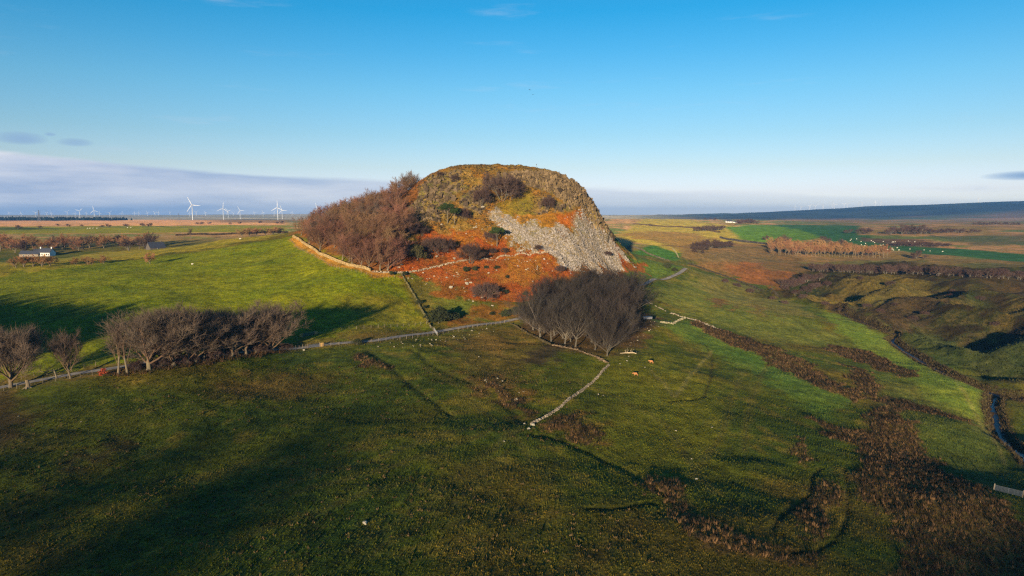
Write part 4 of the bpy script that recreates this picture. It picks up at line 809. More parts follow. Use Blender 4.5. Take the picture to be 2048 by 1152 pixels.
for k in range(26):
    px = -20 + 320 * k / 25 + r2_.uniform(-5, 5); Y = 600 + r2_.uniform(-15, 40)
    far_world(px, Y, 13.5 + r2_.uniform(-2, 2.5) + (px < 150) * 1.0, (V_far if k % 5 else V_farp)[k % 3], "shelterbelt_tree", "rust-brown bare tree in the belt behind the white farmhouse", "trees behind the farmhouse", 1.1)
for px, Y, h, lb in ((258, 575, 13, "round dark spreading tree right of the belt behind the farm"), (290, 570, 14, "dark tree at the right end of the belt behind the farm")): far_world(px, Y, h, V_farp[1], "shelterbelt_tree", lb, "trees behind the farmhouse", 1.3)
for k, px in enumerate((485, 500, 515, 532, 548, 562)): far_world(px, 760 + 10 * k, 11, V_far[k % 3], "hedgerow_tree", "pale bare thicket tree beyond the pasture crest, left of the hill wood", "thicket beyond the crest", 1.6)
for k, (px, pb, hp) in enumerate([(36, 458, 9), (80, 457, 7), (115, 452, 5), (136, 453, 6), (164, 453, 5), (205, 455, 6), (216, 454, 7), (252, 454, 8), (285, 453, 8), (300, 453, 8), (395, 449, 6), (404, 449, 6), (420, 448, 5), (460, 449, 5), (480, 448, 5), (520, 447, 6), (555, 448, 6), (565, 447, 6)]):
    x, y = at(px, pb); plant(V_farp[k % 3], "moor_tree", "small dark bush far out on the moor left of the hill", "tree", x, y, hp / FPX * y, None, "bushes far out on the left moor", wide=1.7)
far_row(span(1545, 1775, 510, 516, 34, 22, 30), V_larch, "birch_tree", "russet birch in the long plantation strip beyond the valley", "plantation strip beyond the valley", 1.1)
far_row(span(1540, 1700, 502, 508, 18, 24, 32), V_larch, "birch_tree", "russet birch in the long plantation strip beyond the valley", "plantation strip beyond the valley", 1.1)
far_row([(1558, 492, 22), (1572, 490, 24), (1532, 481, 12), (1648, 486, 16), (1685, 490, 15), (1755, 508, 20), (1833, 518, 20), (1850, 518, 12)], V_farp, "field_tree", "bare tree standing out above the plantation strip", "trees around the plantation")
far_row(span(1620, 1790, 542, 548, 26, 16, 22), V_farp, "thicket_tree", "dark bare tree in the gully below the plantation", "trees in the gully below the plantation", 1.2)
far_row(span(1760, 2060, 545, 560, 26, 16, 24), V_farp, "thicket_tree", "dark scrub tree along the steep bank at the right", "trees on the right-hand bank", 1.4)
far_row(span(1560, 1640, 575, 560, 9, 14, 20), V_farp, "thicket_tree", "dark bare tree in the hollow where the burn turns", "trees where the burn turns", 1.3)
far_row(span(1388, 1450, 462, 460, 12, 9, 13), V_farp, "copse_tree", "bare tree in the small roadside copse across the yellow field", "copse across the yellow field", 1.3)
far_row(span(1474, 1510, 448, 447, 10, 9, 12), V_farp, "copse_tree", "purple bare tree in the round copse beside the far farm", "copse beside the far farm", 1.5)
far_row([(1722, 467, 13), (1733, 468, 15), (1738, 468, 14), (1700, 466, 9), (1690, 466, 8)], V_farp, "copse_tree", "dark tree in the left clump on the far green field", "left clump on the far field", 1.4)
far_row([(1783, 469, 17), (1792, 468, 19), (1803, 469, 17), (1812, 468, 22), (1820, 468, 22), (1830, 469, 18), (1842, 468, 21), (1852, 468, 16), (1862, 468, 13)], V_farp, "copse_tree", "tall dark tree in the big clump on the far field", "big clump on the far field", 1.3)
far_row(span(1865, 1965, 466, 466, 12, 7, 11), V_farp, "copse_tree", "low dark tree in the line right of the big far clump", "tree line right of the big clump", 1.6)
far_row(span(1790, 1900, 492, 494, 14, 8, 12), V_farp, "scrub_tree", "low purple scrub in the strip between the far fields", "scrub strip between the far fields", 2.0)
far_row(span(1945, 2040, 450, 450, 10, 6, 9), V_farp, "copse_tree", "dark tree in the far wood at the right edge", "far wood at the right edge", 1.6)
far_row([(1300, 452, 5), (1410, 440, 5), (1420, 439, 5), (1430, 440, 5)], V_farp, "field_tree", "small bare bush on the yellow field behind the hill", "bushes on the yellow field", 1.6)
# ================================================================ drystone walls and hedges
def wall(line, label, height=1.0, width=.6, stone=.38, base=(.34, .295, .225), ruin=0.0, name="drystone_wall", cat="wall"):
    x, y = pxline(line, stone * .95, 3); k = len(x); tx, ty = np.gradient(x), np.gradient(y); rz = np.arctan2(ty, tx); g = ground(x, y)
    P_, Hf, Rz = [], [], []; rows = max(2, int(height / (stone * .62)))
    lump = fbm(x, y, 6, 2, 3)
    for r_ in range(rows):
        keep = rng.random(k) > ruin * (r_ / rows) * 1.6 + np.where(lump > .22, ruin * .9, 0); keep &= rng.random(k) > ruin * .3
        m = keep.sum(); o1, o2 = rng.normal(0, .06, m), rng.normal(0, .06 + ruin * .25, m); wd = width * (1 - .25 * r_ / rows)
        hx = stone * .5 * rng.uniform(.75, 1.2, m); hz = stone * .34 * rng.uniform(.8, 1.3, m) * (1.25 if r_ == rows - 1 else 1)
        px_ = x[keep] + np.cos(rz[keep]) * o1 - np.sin(rz[keep]) * o2; py_ = y[keep] + np.sin(rz[keep]) * o1 + np.cos(rz[keep]) * o2
        P_.append(np.stack([px_, py_, g[keep] - .06 + (r_ + .5) * height / rows], -1)); Hf.append(np.stack([hx, np.full(m, wd / 2) * rng.uniform(.85, 1.15, m), hz], -1)); Rz.append(rz[keep] + rng.normal(0, .12, m))
    P_, Hf, Rz = map(np.concatenate, (P_, Hf, Rz)); V, F = blocks(P_, Hf, Rz, rng.normal(0, .10, (len(P_), 2)), .22)
    c = np.repeat(np.array(base) * rng.uniform(.55, 1.4, (len(P_), 1)), 8, 0); loc = (float(x[0]), float(y[0]), float(g[0]))
    o = thing(name, label, cat, loc, 0, "drystone walls" if name == "drystone_wall" else None)
    me = new_mesh("wall_stones", V - np.array(loc), F, m_stone, np.clip(c, .01, .75)); tag(obj("stones" if name == "drystone_wall" else "branches", me, o), kind="stuff"); return o
wall([(586, 474), (610, 489), (640, 507), (670, 520), (700, 532), (740, 545)], "sunlit drystone wall curving along the foot of the hill wood", 1.25, .6, .5, (.34, .24, .11))
wall([(745, 547), (790, 549), (840, 543), (880, 533), (925, 524), (960, 519), (1010, 513), (1060, 509), (1096, 507)], "pale drystone wall crossing the bracken below the scree", .8, .5, .5, (.34, .27, .19), .35)
wall([(803, 552), (815, 572), (828, 592), (838, 610), (850, 632), (862, 655)], "mossy drystone wall dropping from the wood corner to the lane gate", .75, .45, .45, (.12, .105, .045), .25)
wall([(1217, 737), (1195, 760), (1165, 782), (1130, 808), (1095, 832), (1062, 850)], "straight pale drystone wall in the open field below the central wood", .55, .45, .32, (.245, .20, .145), .15)
wall([(1288, 597), (1310, 610), (1335, 622), (1368, 632), (1395, 641), (1440, 656)], "broken drystone wall right of the central wood", .55, .5, .45, (.26, .22, .165), .75)
wall([(1322, 648), (1345, 649), (1356, 641), (1370, 634)], "short curved pale wall right of the muddy yard", .7, .5, .45, (.28, .25, .16), .35)
wall([(1020, 647), (1045, 660), (1075, 677), (1102, 692)], "low mossy wall along the left edge of the central wood", .5, .4, .42, (.075, .06, .03), .35)
wall([(1105, 694), (1150, 705), (1190, 718), (1215, 733)], "tumbled low wall along the front of the central wood", .4, .6, .42, (.16, .115, .07), .6)
wall([(1266, 449), (1330, 453), (1400, 458), (1440, 466)], "dark field wall crossing the yellow field behind the hill", 2.2, 1.2, 2.0, (.09, .06, .035))
wall([(1440, 475), (1475, 483), (1530, 487), (1565, 489)], "dark field wall below the bright green field", 2.4, 1.2, 2.0, (.06, .055, .05))
wall([(352, 472), (420, 470), (500, 468), (575, 466)], "dark trimmed hedge across the far end of the pasture", 2.0, 1.6, 1.6, (.075, .05, .03), 0, "hedge", "hedge")
wall([(1345, 497), (1352, 505), (1357, 514)], "short pale wall at the end of the small green field", .8, .6, .9, (.24, .22, .13))
wall([(1215, 484), (1260, 492), (1285, 500), (1305, 512), (1340, 524)], "dark dyke along the foot of the hill's right side", 1.2, .8, .9, (.10, .085, .06), .3)
wall([(1378, 528), (1420, 543), (1470, 560), (1530, 585), (1560, 597)], "dark hedged dyke running down towards the burn", 1.3, .9, .9, (.05, .042, .028), .1, "hedge", "hedge")
# ================================================================ fences and gates
def box_mesh(name, sx, sy, sz, mat, z0=0.0, taper=1.0):
    V = BOX8 * .5 * np.array((sx, sy, sz)) + np.array((0, 0, sz / 2 + z0)); V[4:, :2] *= taper; return new_mesh(name, V, BOXF, mat)
m_post = material("weathered_post", (.21, .175, .125), .9, noise=.25, nscale=4, vary=.3)
m_wire = material("fence_wire", (.28, .28, .28), .5, metal=.6)
m_galv = material("galvanised_steel", (.09, .105, .135), .6, metal=.2)
m_board = material("new_timber", (.52, .33, .12), .85, noise=.2, nscale=3)
m_white = material("white_paint", (.75, .74, .70), .6)
post_me = box_mesh("post", .11, .11, 1.55, m_post, -.3, .9)
def fence(line, label, gap=2.7, group="post and wire fences"):
    x, y = pxline(line, gap, 1); g = ground(x, y); loc = Vector((float(x[0]), float(y[0]), float(g[0]))); o = thing("post_and_wire_fence", label, "fence", loc, 0, group); B = Bag()
    for k in range(len(x)):
        q = obj("post", post_me, o, Vector((float(x[k]), float(y[k]), float(g[k]))) - loc, rnd.uniform(0, 1.5)); q.rotation_euler = (rnd.uniform(-.06, .06), rnd.uniform(-.06, .06), rnd.uniform(0, 1.5)); q.scale = (1, 1, rnd.uniform(.85, 1.08))
    for hz in (.35, .75, 1.12):
        B.quads(*tube(np.stack([x, y, g + hz], -1) - np.array(loc), np.full(len(x), .008), 3))
    obj("wire", B.mesh("wire", m_wire), o); return o
fence([(645, 694), (700, 688), (760, 683), (820, 678), (870, 671), (960, 654), (1018, 644)], "post fence along the near side of the lane below the hill")
fence([(-20, 787), (40, 776), (110, 763), (170, 753), (232, 744)], "post fence along the near side of the lane at the left edge")
fence([(-10, 770), (40, 759), (75, 753), (110, 748), (155, 740), (190, 733), (215, 728)], "post fence on the pasture side of the lane at the left edge")
fence([(636, 667), (660, 664), (700, 660), (760, 655), (820, 651), (853, 648)], "post fence across the foot of the pasture above the gates")
fence([(580, 480), (605, 503), (660, 531), (700, 545), (745, 556), (800, 559)], "post fence in the pasture just outside the hill wood wall")
fence([(862, 656), (872, 668)], "stub of fence between the field wall and the lane gate", 1.6)
fence([(560, 701), (590, 698), (612, 696)], "close-set posts left of the lower lane gate", 1.1)
def gate(p0, p1, label, panel=None, mat=m_galv, height=1.25):
    (x0, y0), (x1, y1) = at(*p0), at(*p1); ln = math.hypot(x1 - x0, y1 - y0); z0 = float(ground(x0, y0)); z1 = float(ground(x1, y1))
    o = thing("field_gate", label, "gate", (x0, y0, z0), math.atan2(y1 - y0, x1 - x0)); o.rotation_euler = (0, -math.atan2(z1 - z0, ln), math.atan2(y1 - y0, x1 - x0))
    for k in range(6): obj("bar", box_mesh("bar", ln - .3, .05, .07, mat), o, (ln / 2, 0, .18 + k * (height - .2) / 5))
    for u in (.15, ln / 2, ln - .15): obj("upright", box_mesh("upright", .06, .06, height - .1, mat), o, (u, .045, .15))
    for u in (0, ln): obj("gatepost", box_mesh("gatepost", .2, .2, height + .5, m_post, -.2), o, (u, 0, 0))
    if panel:
        for side in panel:
            xs_ = ln + .1 if side > 0 else -1.3
            for k in range(5): obj("board", box_mesh("board", 1.15, .04, .2, m_board), o, (xs_ + .6, 0, .12 + k * .25))
        B = Bag(); B.quads(*tube(np.array([(ln + 1.3, 0, .75), (ln + 2.3, .05, .55), (ln + 3.2, .1, .35)]), np.array((.06, .06, .05)), 6)); obj("stay_pole", B.mesh("stay_pole", m_post), o)
    return o
gate((606, 674), (629, 670), "upper steel gate with yellow timber ends, in the pasture fence", (-1, 1))
gate((616, 697), (640, 694), "lower steel gate with a yellow timber end beside the lane", (1,))
gate((868, 662), (875, 672), "pale gate at the lane under the field wall", None, m_white)
gate((1987, 981), (2045, 995), "steel gate at the lower right edge of the picture", None, m_galv)
# ================================================================ small things about the fields
def rock_mesh(seed):
    r = np.random.default_rng(seed); import bmesh as bmh
    bm = bmh.new(); bmh.ops.create_icosphere(bm, subdivisions=2, radius=.5)
    for v in bm.verts:
        n_ = v.co.normalized(); f = 1.0
        for q in range(7):
            ax = Vector(np.random.default_rng(seed * 31 + q).normal(0, 1, 3)).normalized(); d_ = n_.dot(ax)
            if d_ > .55: f = min(f, .55 / d_ * 1.05)
        v.co = n_ * .5 * f * (1 + r.uniform(-.06, .06)); v.co.z *= .75
    me = bpy.data.meshes.new("boulder"); bm.to_mesh(me); bm.free(); me.materials.append(m_rock); return me
m_rock = material("boulder_stone", (.36, .32, .255), .9, noise=.35, nscale=3, second=(.30, .27, .20), vary=.15)
ROCKS = [rock_mesh(k) for k in range(4)]
BL = [(730, 1047, 1.0, "lone pale boulder in the dark foreground grass"), (1008, 883, .55, "small white stone in the grass left of the straight wall's end"), (1393, 959, .6, "white stone in the open grass above the rushes"), (1197, 789, .55, "white stone right of the straight wall, left of two"), (1207, 791, .4, "white stone right of the straight wall, right of two"),
      (995, 757, .6, "white stone in the brown grass below the lane"), (958, 714, .6, "white stone below the lane fence, above the brown patch"), (1066, 851, 1.2, "big end stone of the straight wall"), (1058, 858, .9, "second tumbled stone at the straight wall's end"), (1049, 848, .7, "third tumbled stone at the straight wall's end"),
      (902, 576, 2.3, "big white boulder in the lower bracken, left of centre"), (934, 568, 2.6, "large grey boulder outcrop in the lower bracken"), (941, 566, 1.8, "boulder beside the large grey outcrop"), (949, 593, 1.6, "pale boulder low in the grass below the bracken"), (977, 547, 1.4, "white boulder beside the gorse tuft below the wall"), (993, 541, 1.1, "pale stone beside the small gorse"),
      (802, 500, 2.0, "pale boulder at the left edge of the bracken"), (803, 530, 1.6, "pale boulder in the bracken near the wall"), (873, 514, 1.8, "pale boulder under the purple bushes"), (909, 518, 2.2, "pale boulder left of the big rounded bush"), (1000, 450, 2.4, "pale boulder at the head of the scree"), (952, 455, 1.6, "pale boulder above the bracken"), (883, 450, 1.6, "boulder under the thin pines"), (1052, 540, 1.3, "pale stone in the orange grass right of the gorse"), (1066, 563, 1.2, "pale stone at the edge of the central wood"), (965, 415, 2.5, "pale rock outcrop under the upper bush"),
      (1298, 662, .8, "white stone right of the central wood, upper"), (1275, 681, .6, "white stone right of the central wood, lower"), (1254, 722, .6, "white stone near the fallen branch"), (1240, 728, .5, "small white stone left of the fallen branch"), (608, 701, 1.0, "pale stone beside the lower lane gate"), (37, 833, .5, "white stone at the left edge of the near field"), (163, 844, .4, "small white stone in the near field at left"), (1383, 918, .4, "small pale stone in the grass right of centre"), (1352, 862, .5, "small white stone on the green slope right of centre"), (1424, 855, .4, "white speck of stone on the right-hand slope"), (860, 688, .8, "pale stone among the rubble below the lane"), (908, 674, .9, "largest pale stone of the rubble under the lane fence"), (1290, 735, .4, "small stone near the tan calves")]
for k, (px, py, s, lb) in enumerate(BL):
    x, y = at(px, py); o = tag(obj("boulder", ROCKS[k % 4], None, (x, y, float(ground(x, y)) + s * .12), rnd.uniform(0, 6), (s * rnd.uniform(.9, 1.3), s, s)), lb, "boulder", "pale boulders")
m_woolw = material("fleece", (.78, .74, .64), .95, noise=.15, nscale=6)
m_tan = material("tan_hide", (.46, .21, .085), .9, noise=.2, nscale=4)
def blob(parts, mat, name):
    import bmesh as bmh
    bm = bmh.new()
    for (c, s) in parts:
        g_ = bmh.ops.create_icosphere(bm, subdivisions=2, radius=1.0, matrix=Matrix.Translation(c) @ Matrix.Diagonal((*s, 1)))
    me = bpy.data.meshes.new(name); bm.to_mesh(me); bm.free(); me.materials.append(mat)
    rm = None
    return me
def animal(L, Hh, W, mat, name):
    """four-legged grazing animal as one skinned body"""
    me = bpy.data.meshes.new(name)
    v = [(0, 0, Hh * .72), (L * .30, 0, Hh * .74), (-L * .30, 0, Hh * .73), (L * .46, 0, Hh * .86), (L * .62, 0, Hh * .74), (L * .70, 0, Hh * .60)]
    e = [(0, 1), (0, 2), (1, 3), (3, 4), (4, 5)]; rr = [W * .52, W * .46, W * .48, W * .22, W * .20, W * .12]
    for sx in (.28, -.30):
        for sy in (-1, 1):
            i0 = len(v); v += [(L * sx, sy * W * .28, Hh * .55), (L * sx + .01, sy * W * .26, Hh * .26), (L * sx, sy * W * .26, .02)]; rr += [W * .17, W * .08, W * .07]; e += [(1 if sx > 0 else 2, i0), (i0, i0 + 1), (i0 + 1, i0 + 2)]
    me.from_pydata(v, e, []); o = bpy.data.objects.new(name, me); COL.objects.link(o); md = o.modifiers.new("skin", 'SKIN'); o.modifiers.new("sub", 'SUBSURF').levels = 1
    for k, sv in enumerate(me.skin_vertices[0].data): sv.radius = (rr[k], rr[k]); sv.use_root = k == 0
    dg = bpy.context.evaluated_depsgraph_get(); out = bpy.data.meshes.new_from_object(o.evaluated_get(dg)); bpy.data.objects.remove(o); out.materials.clear(); out.materials.append(mat); out.name = name; return out
sheep_me = animal(1.15, .85, .5, m_woolw, "sheep"); calf_me = animal(1.6, 1.05, .55, m_tan, "calf")
for px, py, rz, lb in ((1272, 752, 2.9, "tan calf in the field below the wood, nearer of two"), (1303, 727, 2.6, "tan calf in the field below the wood, farther of two")):
    x, y = at(px, py); tag(obj("calf", calf_me, None, (x, y, float(ground(x, y)))), lb, "calf", "tan calves below the wood").rotation_euler = (0, 0, rz)
r3_ = random.Random(9)
SH = [(r3_.uniform(1655, 1720), r3_.uniform(478, 486)) for _ in range(8)] + [(r3_.uniform(1720, 1830), 482 + r3_.uniform(0, 20)) for _ in range(30)] + [(1848, 501), (1860, 503), (1885, 504), (1820, 499)]
for px, py in SH:
    x, y = at(px, py); tag(obj("sheep", sheep_me, None, (x, y, float(ground(x, y))), r3_.uniform(0, 6.28), 1.35), "white sheep in the flock on the far green field at right", "sheep", "flock on the far green field")
for k, (px, py) in enumerate([(175, 457.5), (180, 457.6), (186, 457.4), (194, 457.5), (255, 456), (262, 455.8)]):
    x, y = at(px, py); tag(obj("sheep", sheep_me, None, (x, y, float(ground(x, y))), r3_.uniform(0, 6.28), 1.6), "white sheep on the far field left of the hill", "sheep", "sheep on the far left field")
for px, py, lb in ((480, 479, "white sheep near the crest of the bright pasture"), (384, 530, "lone white sheep on the bright pasture slope")):
    x, y = at(px, py); tag(obj("sheep", sheep_me, None, (x, y, float(ground(x, y))), r3_.uniform(0, 6.28), 1.0), lb, "sheep", "sheep on the pasture")
# stump, leaning dead tree, red bush, fallen branch
x, y = at(56, 776); B = Bag(); B.quads(*tube(np.array([(0, 0, -.3), (.05, 0, .5), (0, .05, 1.2), (-.08, 0, 1.9), (-.05, 0, 2.15)]), np.array((.75, .5, .42, .46, .30)), 9))
for k in range(6): B.quads(*tube(np.array([(math.cos(k) * .3, math.sin(k) * .3, .35), (math.cos(k) * .9, math.sin(k) * .9, .05), (math.cos(k) * 1.4, math.sin(k) * 1.4, -.15)]), np.array((.2, .14, .05)), 5))
tag(obj("tree_stump", B.mesh("tree_stump", bark_pale, True), None, (x, y, float(ground(x, y))), 0), "thick pale broken tree stump beside the lane at the left edge", "stump")
x, y = at(114, 757); o = thing("dead_tree", "leaning dead tree with a long broken bough beside the lane", "tree", (x, y, float(ground(x, y)))); B = Bag()
B.quads(*tube(np.array([(0, 0, -.3), (-.25, 0, .9), (-.5, 0, 1.8), (-.75, .1, 2.5)]), np.array((.28, .2, .18, .12)), 6)); obj("trunk", B.mesh("trunk", bark_pale, True), o)
B = Bag(); B.quads(*tube(np.array([(-.6, 0, 2.1), (-1.8, -.1, 2.15), (-3.2, .1, 1.9), (-4.6, .1, 1.75)]), np.array((.14, .12, .09, .04)), 5)); r_ = np.random.default_rng(4)
for k in range(16): q = np.array((-.6 - 4 * r_.random(), 0, 2.0)); B.quads(*tube(np.array([q, q + r_.normal(0, .5, 3) + (0, 0, .7), q + r_.normal(0, .8, 3) + (-.3, 0, 1.5)]), np.array((.04, .03, .01)), 3))
obj("bough", B.mesh("bough", bark_pale, True), o)
tw_rust = material("rust_leaves", (.34, .075, .03), .9, vary=.1)
vr = leafy(700, 2.2, 2.4, 18, 45, .14, tw_rust, bark_dark, name="rust_bush"); x, y = at(206, 752); plant(vr, "rust_bush", "small rust-red bush beside the lane at left", "bush", x, y, 2.2)
x, y = at(1240, 708); B = Bag(); B.quads(*tube(np.array([(0, 0, .25), (1.5, .1, .35), (3.2, -.05, .45), (4.6, .15, .4), (5.3, -.5, .2)]), np.array((.07, .12, .16, .15, .10)), 6)); r_ = np.random.default_rng(6)
for k in range(14): q = np.array((r_.uniform(1.5, 4.6), 0, .4)); B.quads(*tube(np.array([q, q + r_.normal(0, .35, 3) + (0, .1, .35), q + r_.normal(0, .5, 3) + (.1, .3, .8)]), np.array((.05, .03, .01)), 3))
tag(obj("fallen_branch", B.mesh("fallen_branch", material("bleached_wood", (.52, .42, .28), .9, noise=.2), True), None, (x, y, float(ground(x, y)))), "bleached fallen bough on the grass below the central wood", "branch")
# yard things by the wood
m_grey = material("grey_sheet_metal", (.19, .20, .23), .65, metal=.15, noise=.2, nscale=2); m_dark = material("dark_rubber", (.02, .02, .02), .8); m_blue = material("blue_plastic", (.03, .06, .22), .4); m_bag = material("white_wrap", (.72, .68, .62), .5)
x, y = at(1295, 640); o = thing("feed_trailer", "low grey metal feed trailer standing by the muddy yard", "trailer", (x, y, float(ground(x, y)) + .05), .12)
obj("tub", box_mesh("tub", 3.5, 1.5, .75, m_grey, .45, 1.06), o)
for k in range(6): obj("rib", box_mesh("rib", .08, .06, .8, m_grey, .44), o, (-1.5 + .6 * k, -.81, 0))
obj("roof_sheet", box_mesh("roof_sheet", 3.8, 1.9, .07, m_grey, 1.32), o)
for sx in (-1, 1):
    for sy in (-1, 1):
        B = Bag(); B.quads(*tube(np.array([(0, -.09, 0), (0, -.08, 0), (0, .08, 0), (0, .09, 0)]), np.array((.02, .3, .3, .02)), 12)); obj("wheel", B.mesh("wheel", m_dark), o, (sx * 1.1, sy * .7, .3))
def drum(px, py, r, h, mat, label, name="drum"):
    x, y = at(px, py); B = Bag(); B.quads(*tube(np.array([(0, 0, 0), (0, 0, .02), (0, 0, .15), (0, 0, h * .5), (0, 0, h - .12), (0, 0, h - .02), (0, 0, h)]), np.array((.01, r * .92, r, r * 1.03, r, r * .9, .01)), 14)); tag(obj(name, B.mesh(name, mat, True), None, (x, y, float(ground(x, y)))), label, "drum" if name == "drum" else "bale")
drum(1257, 645, .65, 1.0, m_bag, "white wrapped bale at the edge of the central wood, left of two", "wrapped_bale"); drum(1261, 648, .6, .9, m_bag, "white wrapped bale at the edge of the central wood, right of two", "wrapped_bale"); drum(1269, 651, .75, 1.0, m_blue, "dark blue plastic drum beside the white bales")
# summit post and birds
x, y = at(1073, 340); yy_ = y + 4; o = thing("summit_marker", "thin marker post on the summit skyline", "post", (float(pray(1073, 334)[0]) * yy_, yy_, float(ground(float(pray(1073, 334)[0]) * yy_, yy_))))
obj("post", box_mesh("post", .16, .16, 2.6, m_post), o); obj("sign_plate", box_mesh("sign_plate", .5, .08, .4, m_dark, 2.5), o); obj("stone_base", box_mesh("stone_base", .9, .9, .7, m_rock, -.2, .7), o)
def bird(px, py, Y, label):
    t_, e_ = pray(px, py); V = np.array([(0, .25, 0), (0, -.25, 0), (.12, 0, .06), (-.12, 0, .06), (.75, -.15, .28), (-.75, -.15, .28), (0, 0, -.06), (.1, -.42, .0), (-.1, -.42, .0), (.35, .12, .2), (-.35, .12, .2)])
    F = np.array([(0, 2, 6), (0, 6, 3), (1, 6, 2), (1, 3, 6), (0, 3, 2), (1, 2, 3), (2, 9, 4), (3, 5, 10), (1, 7, 8), (2, 0, 9), (3, 10, 0)]); tag(obj("bird", new_mesh("bird", V * 1.3, F, m_dark), None, (float(t_) * Y, Y, CAMZ + float(e_) * Y), rnd.uniform(0, 6)), label, "bird", "birds over the hill")
bird(1060, 180, 330, "small dark bird over the hill, upper of two"); bird(1066, 189.5, 335, "small dark bird over the hill, lower of two")
# ================================================================ buildings
m_lime = material("white_limewash", (.78, .76, .72), .85, noise=.1, nscale=1); m_slate = material("slate_roof", (.060, .066, .085), .7, noise=.25, nscale=1.5); m_glass = material("window_glass", (.03, .035, .045), .15, spec=.6); m_sand = material("stone_wall_face", (.38, .31, .22), .9, noise=.25, nscale=1.2)
m_dkst = material("dark_stone_face", (.11, .095, .08), .9, noise=.25, nscale=1.2)
def house(name, label, px, Y, length, depth, wallh, ridge, rz=0, wmat=None, rmat=None, chim=(), windows=(), door=None, cat="house", dz=0):
    wmat = wmat or m_lime; rmat = rmat or m_slate; x = (px - CX) / FPX * Y; o = thing(name, label, cat, (x, Y, float(ground(x, Y)) - .3 + dz), rz); l, d_ = length / 2, depth / 2
    V = np.array([(-l, -d_, 0), (l, -d_, 0), (l, d_, 0), (-l, d_, 0), (-l, -d_, wallh), (l, -d_, wallh), (l, d_, wallh), (-l, d_, wallh), (-l, 0, ridge), (l, 0, ridge)], float)
    obj("wall", new_mesh("wall", V, [np.array([(0, 1, 5, 4), (2, 3, 7, 6)]), np.array([(1, 2, 6, 9, 5), (3, 0, 4, 8, 7)])], wmat), o)
    e, tk = .35, .22; B = Bag()
    for s in (-1, 1):
        P0 = np.array([(-l - e, s * (d_ + e), wallh - e * (ridge - wallh) / d_ + .05), (l + e, s * (d_ + e), wallh - e * (ridge - wallh) / d_ + .05), (l + e, 0, ridge + .06), (-l - e, 0, ridge + .06)]); Q0 = P0 + (0, 0, tk)
        B.quads(np.r_[P0, Q0], BOXF)
    rf = obj("roof", B.mesh("roof", rmat), o)
    for u in chim: obj("chimney", box_mesh("chimney", .9, .8, 1.9, wmat, ridge - .6), rf, (u, 0, 0))
    for u, zz, w_, h_ in windows:
        wn = obj("window", box_mesh("window", w_ + .24, .10, h_ + .24, m_white), o, (u, -d_ - .03, zz - .12)); obj("pane", box_mesh("pane", w_, .06, h_, m_glass), wn, (0, -.06, .12))
    if door is not None: obj("door", box_mesh("door", 1.0, .1, 2.1, m_board), o, (door, -d_ - .04, .25))
    return o
house("farmhouse", "white farmhouse with dark slate roof and chimneys at far left", 93, 562, 10.5, 7.0, 3.3, 6.4, -.06, chim=(-4.6, 4.7), windows=((-3.4, 1.1, 1.0, 1.3), (-1.2, 1.1, 1.0, 1.3), (2.6, 1.1, 1.0, 1.3), (4.2, 1.1, .8, 1.2)), door=.8)
house("farm_wing", "long low farm building with pale ridge joined left of the farmhouse", 62, 560, 15, 6.5, 2.6, 5.0, .05, wmat=m_sand, windows=((-4, .9, 1.0, 1.0), (0, .9, 1.0, 1.0), (4, .9, 1.0, 1.0)), cat="farm building")
house("farm_shed", "small white-walled shed with slate roof between the farm buildings", 77, 572, 6, 5, 2.8, 5.2, .5, windows=((-1, 1.0, .9, 1.0),), cat="shed")
house("slate_barn", "dark slate-roofed barn by the trees beyond the pasture", 312, 552, 12, 8, 2.4, 6.4, .9, wmat=m_dkst, rmat=m_slate, chim=(4.5,), windows=((0, 1.0, 1.0, 1.2),), cat="barn", dz=-.6)
house("distant_farm", "white farm cottage beside the round copse far right of the hill", 1456, 1880, 16, 8, 3.5, 7, 0, windows=((-5, 1.2, 1.4, 1.6), (0, 1.2, 1.4, 1.6), (5, 1.2, 1.4, 1.6)))
house("distant_shed", "low white farm shed right of the far cottage", 1468, 1900, 10, 7, 3, 5, 0, windows=((0, 1.2, 2, 1.6),), cat="shed")
# ================================================================ wind turbines and pylons
m_turb = material("turbine_white", (.66, .67, .69), .5)
tw_me = new_mesh("tower", *tube(np.array([(0, 0, -.1), (0, 0, .35), (0, 0, .7), (0, 0, 1.0)]), np.array((.030, .026, .022, .018)), 10), m_turb, smooth=True)
nac_me = box_mesh("nacelle", .045, .15, .05, m_turb, -.02)
B = Bag(); B.quads(*tube(np.array([(0, -.11, 0), (0, -.10, 0), (0, -.085, 0), (0, -.05, 0)]), np.array((.004, .02, .028, .028)), 10)); hub_me = B.mesh("hub", m_turb, True)
bl = np.array([(-.013, 0, .02), (.013, 0, .02), (.028, -.004, .16), (-.013, -.004, .16), (.012, -.004, .56), (-.003, -.004, .56)]); bl2 = bl + np.array((0, .014, 0))
blade_me = new_mesh("blade", np.r_[bl, bl2], np.array([(0, 1, 2, 3), (3, 2, 4, 5), (7, 6, 9, 8), (8, 9, 11, 10), (0, 3, 9, 6), (3, 5, 11, 9), (2, 1, 7, 8), (4, 2, 8, 10), (5, 4, 10, 11)]), m_turb)
TB = [(42, 427), (71, 425), (94, 426), (103, 428), (134, 424), (150, 428), (159, 422), (173, 427), (188, 421), (199, 426), (219, 425), (244, 426), (269, 427), (277, 427), (295, 428), (310, 426), (317, 428), (340, 425), (384, 410), (379, 426), (392, 424), (411, 425), (446, 417), (456, 422), (467, 427), (480, 421), (509, 425), (526, 425), (548, 425), (555, 415), (564, 420), (584, 426), (634, 418), (18, 426)]
TR = [(1590, 417), (1602, 417), (1619, 418), (1630, 416), (1646, 414), (1664, 415), (1669, 415), (1688, 414), (1694, 415), (1716, 413), (1724, 412), (1750, 409), (1762, 409), (1957, 400)]
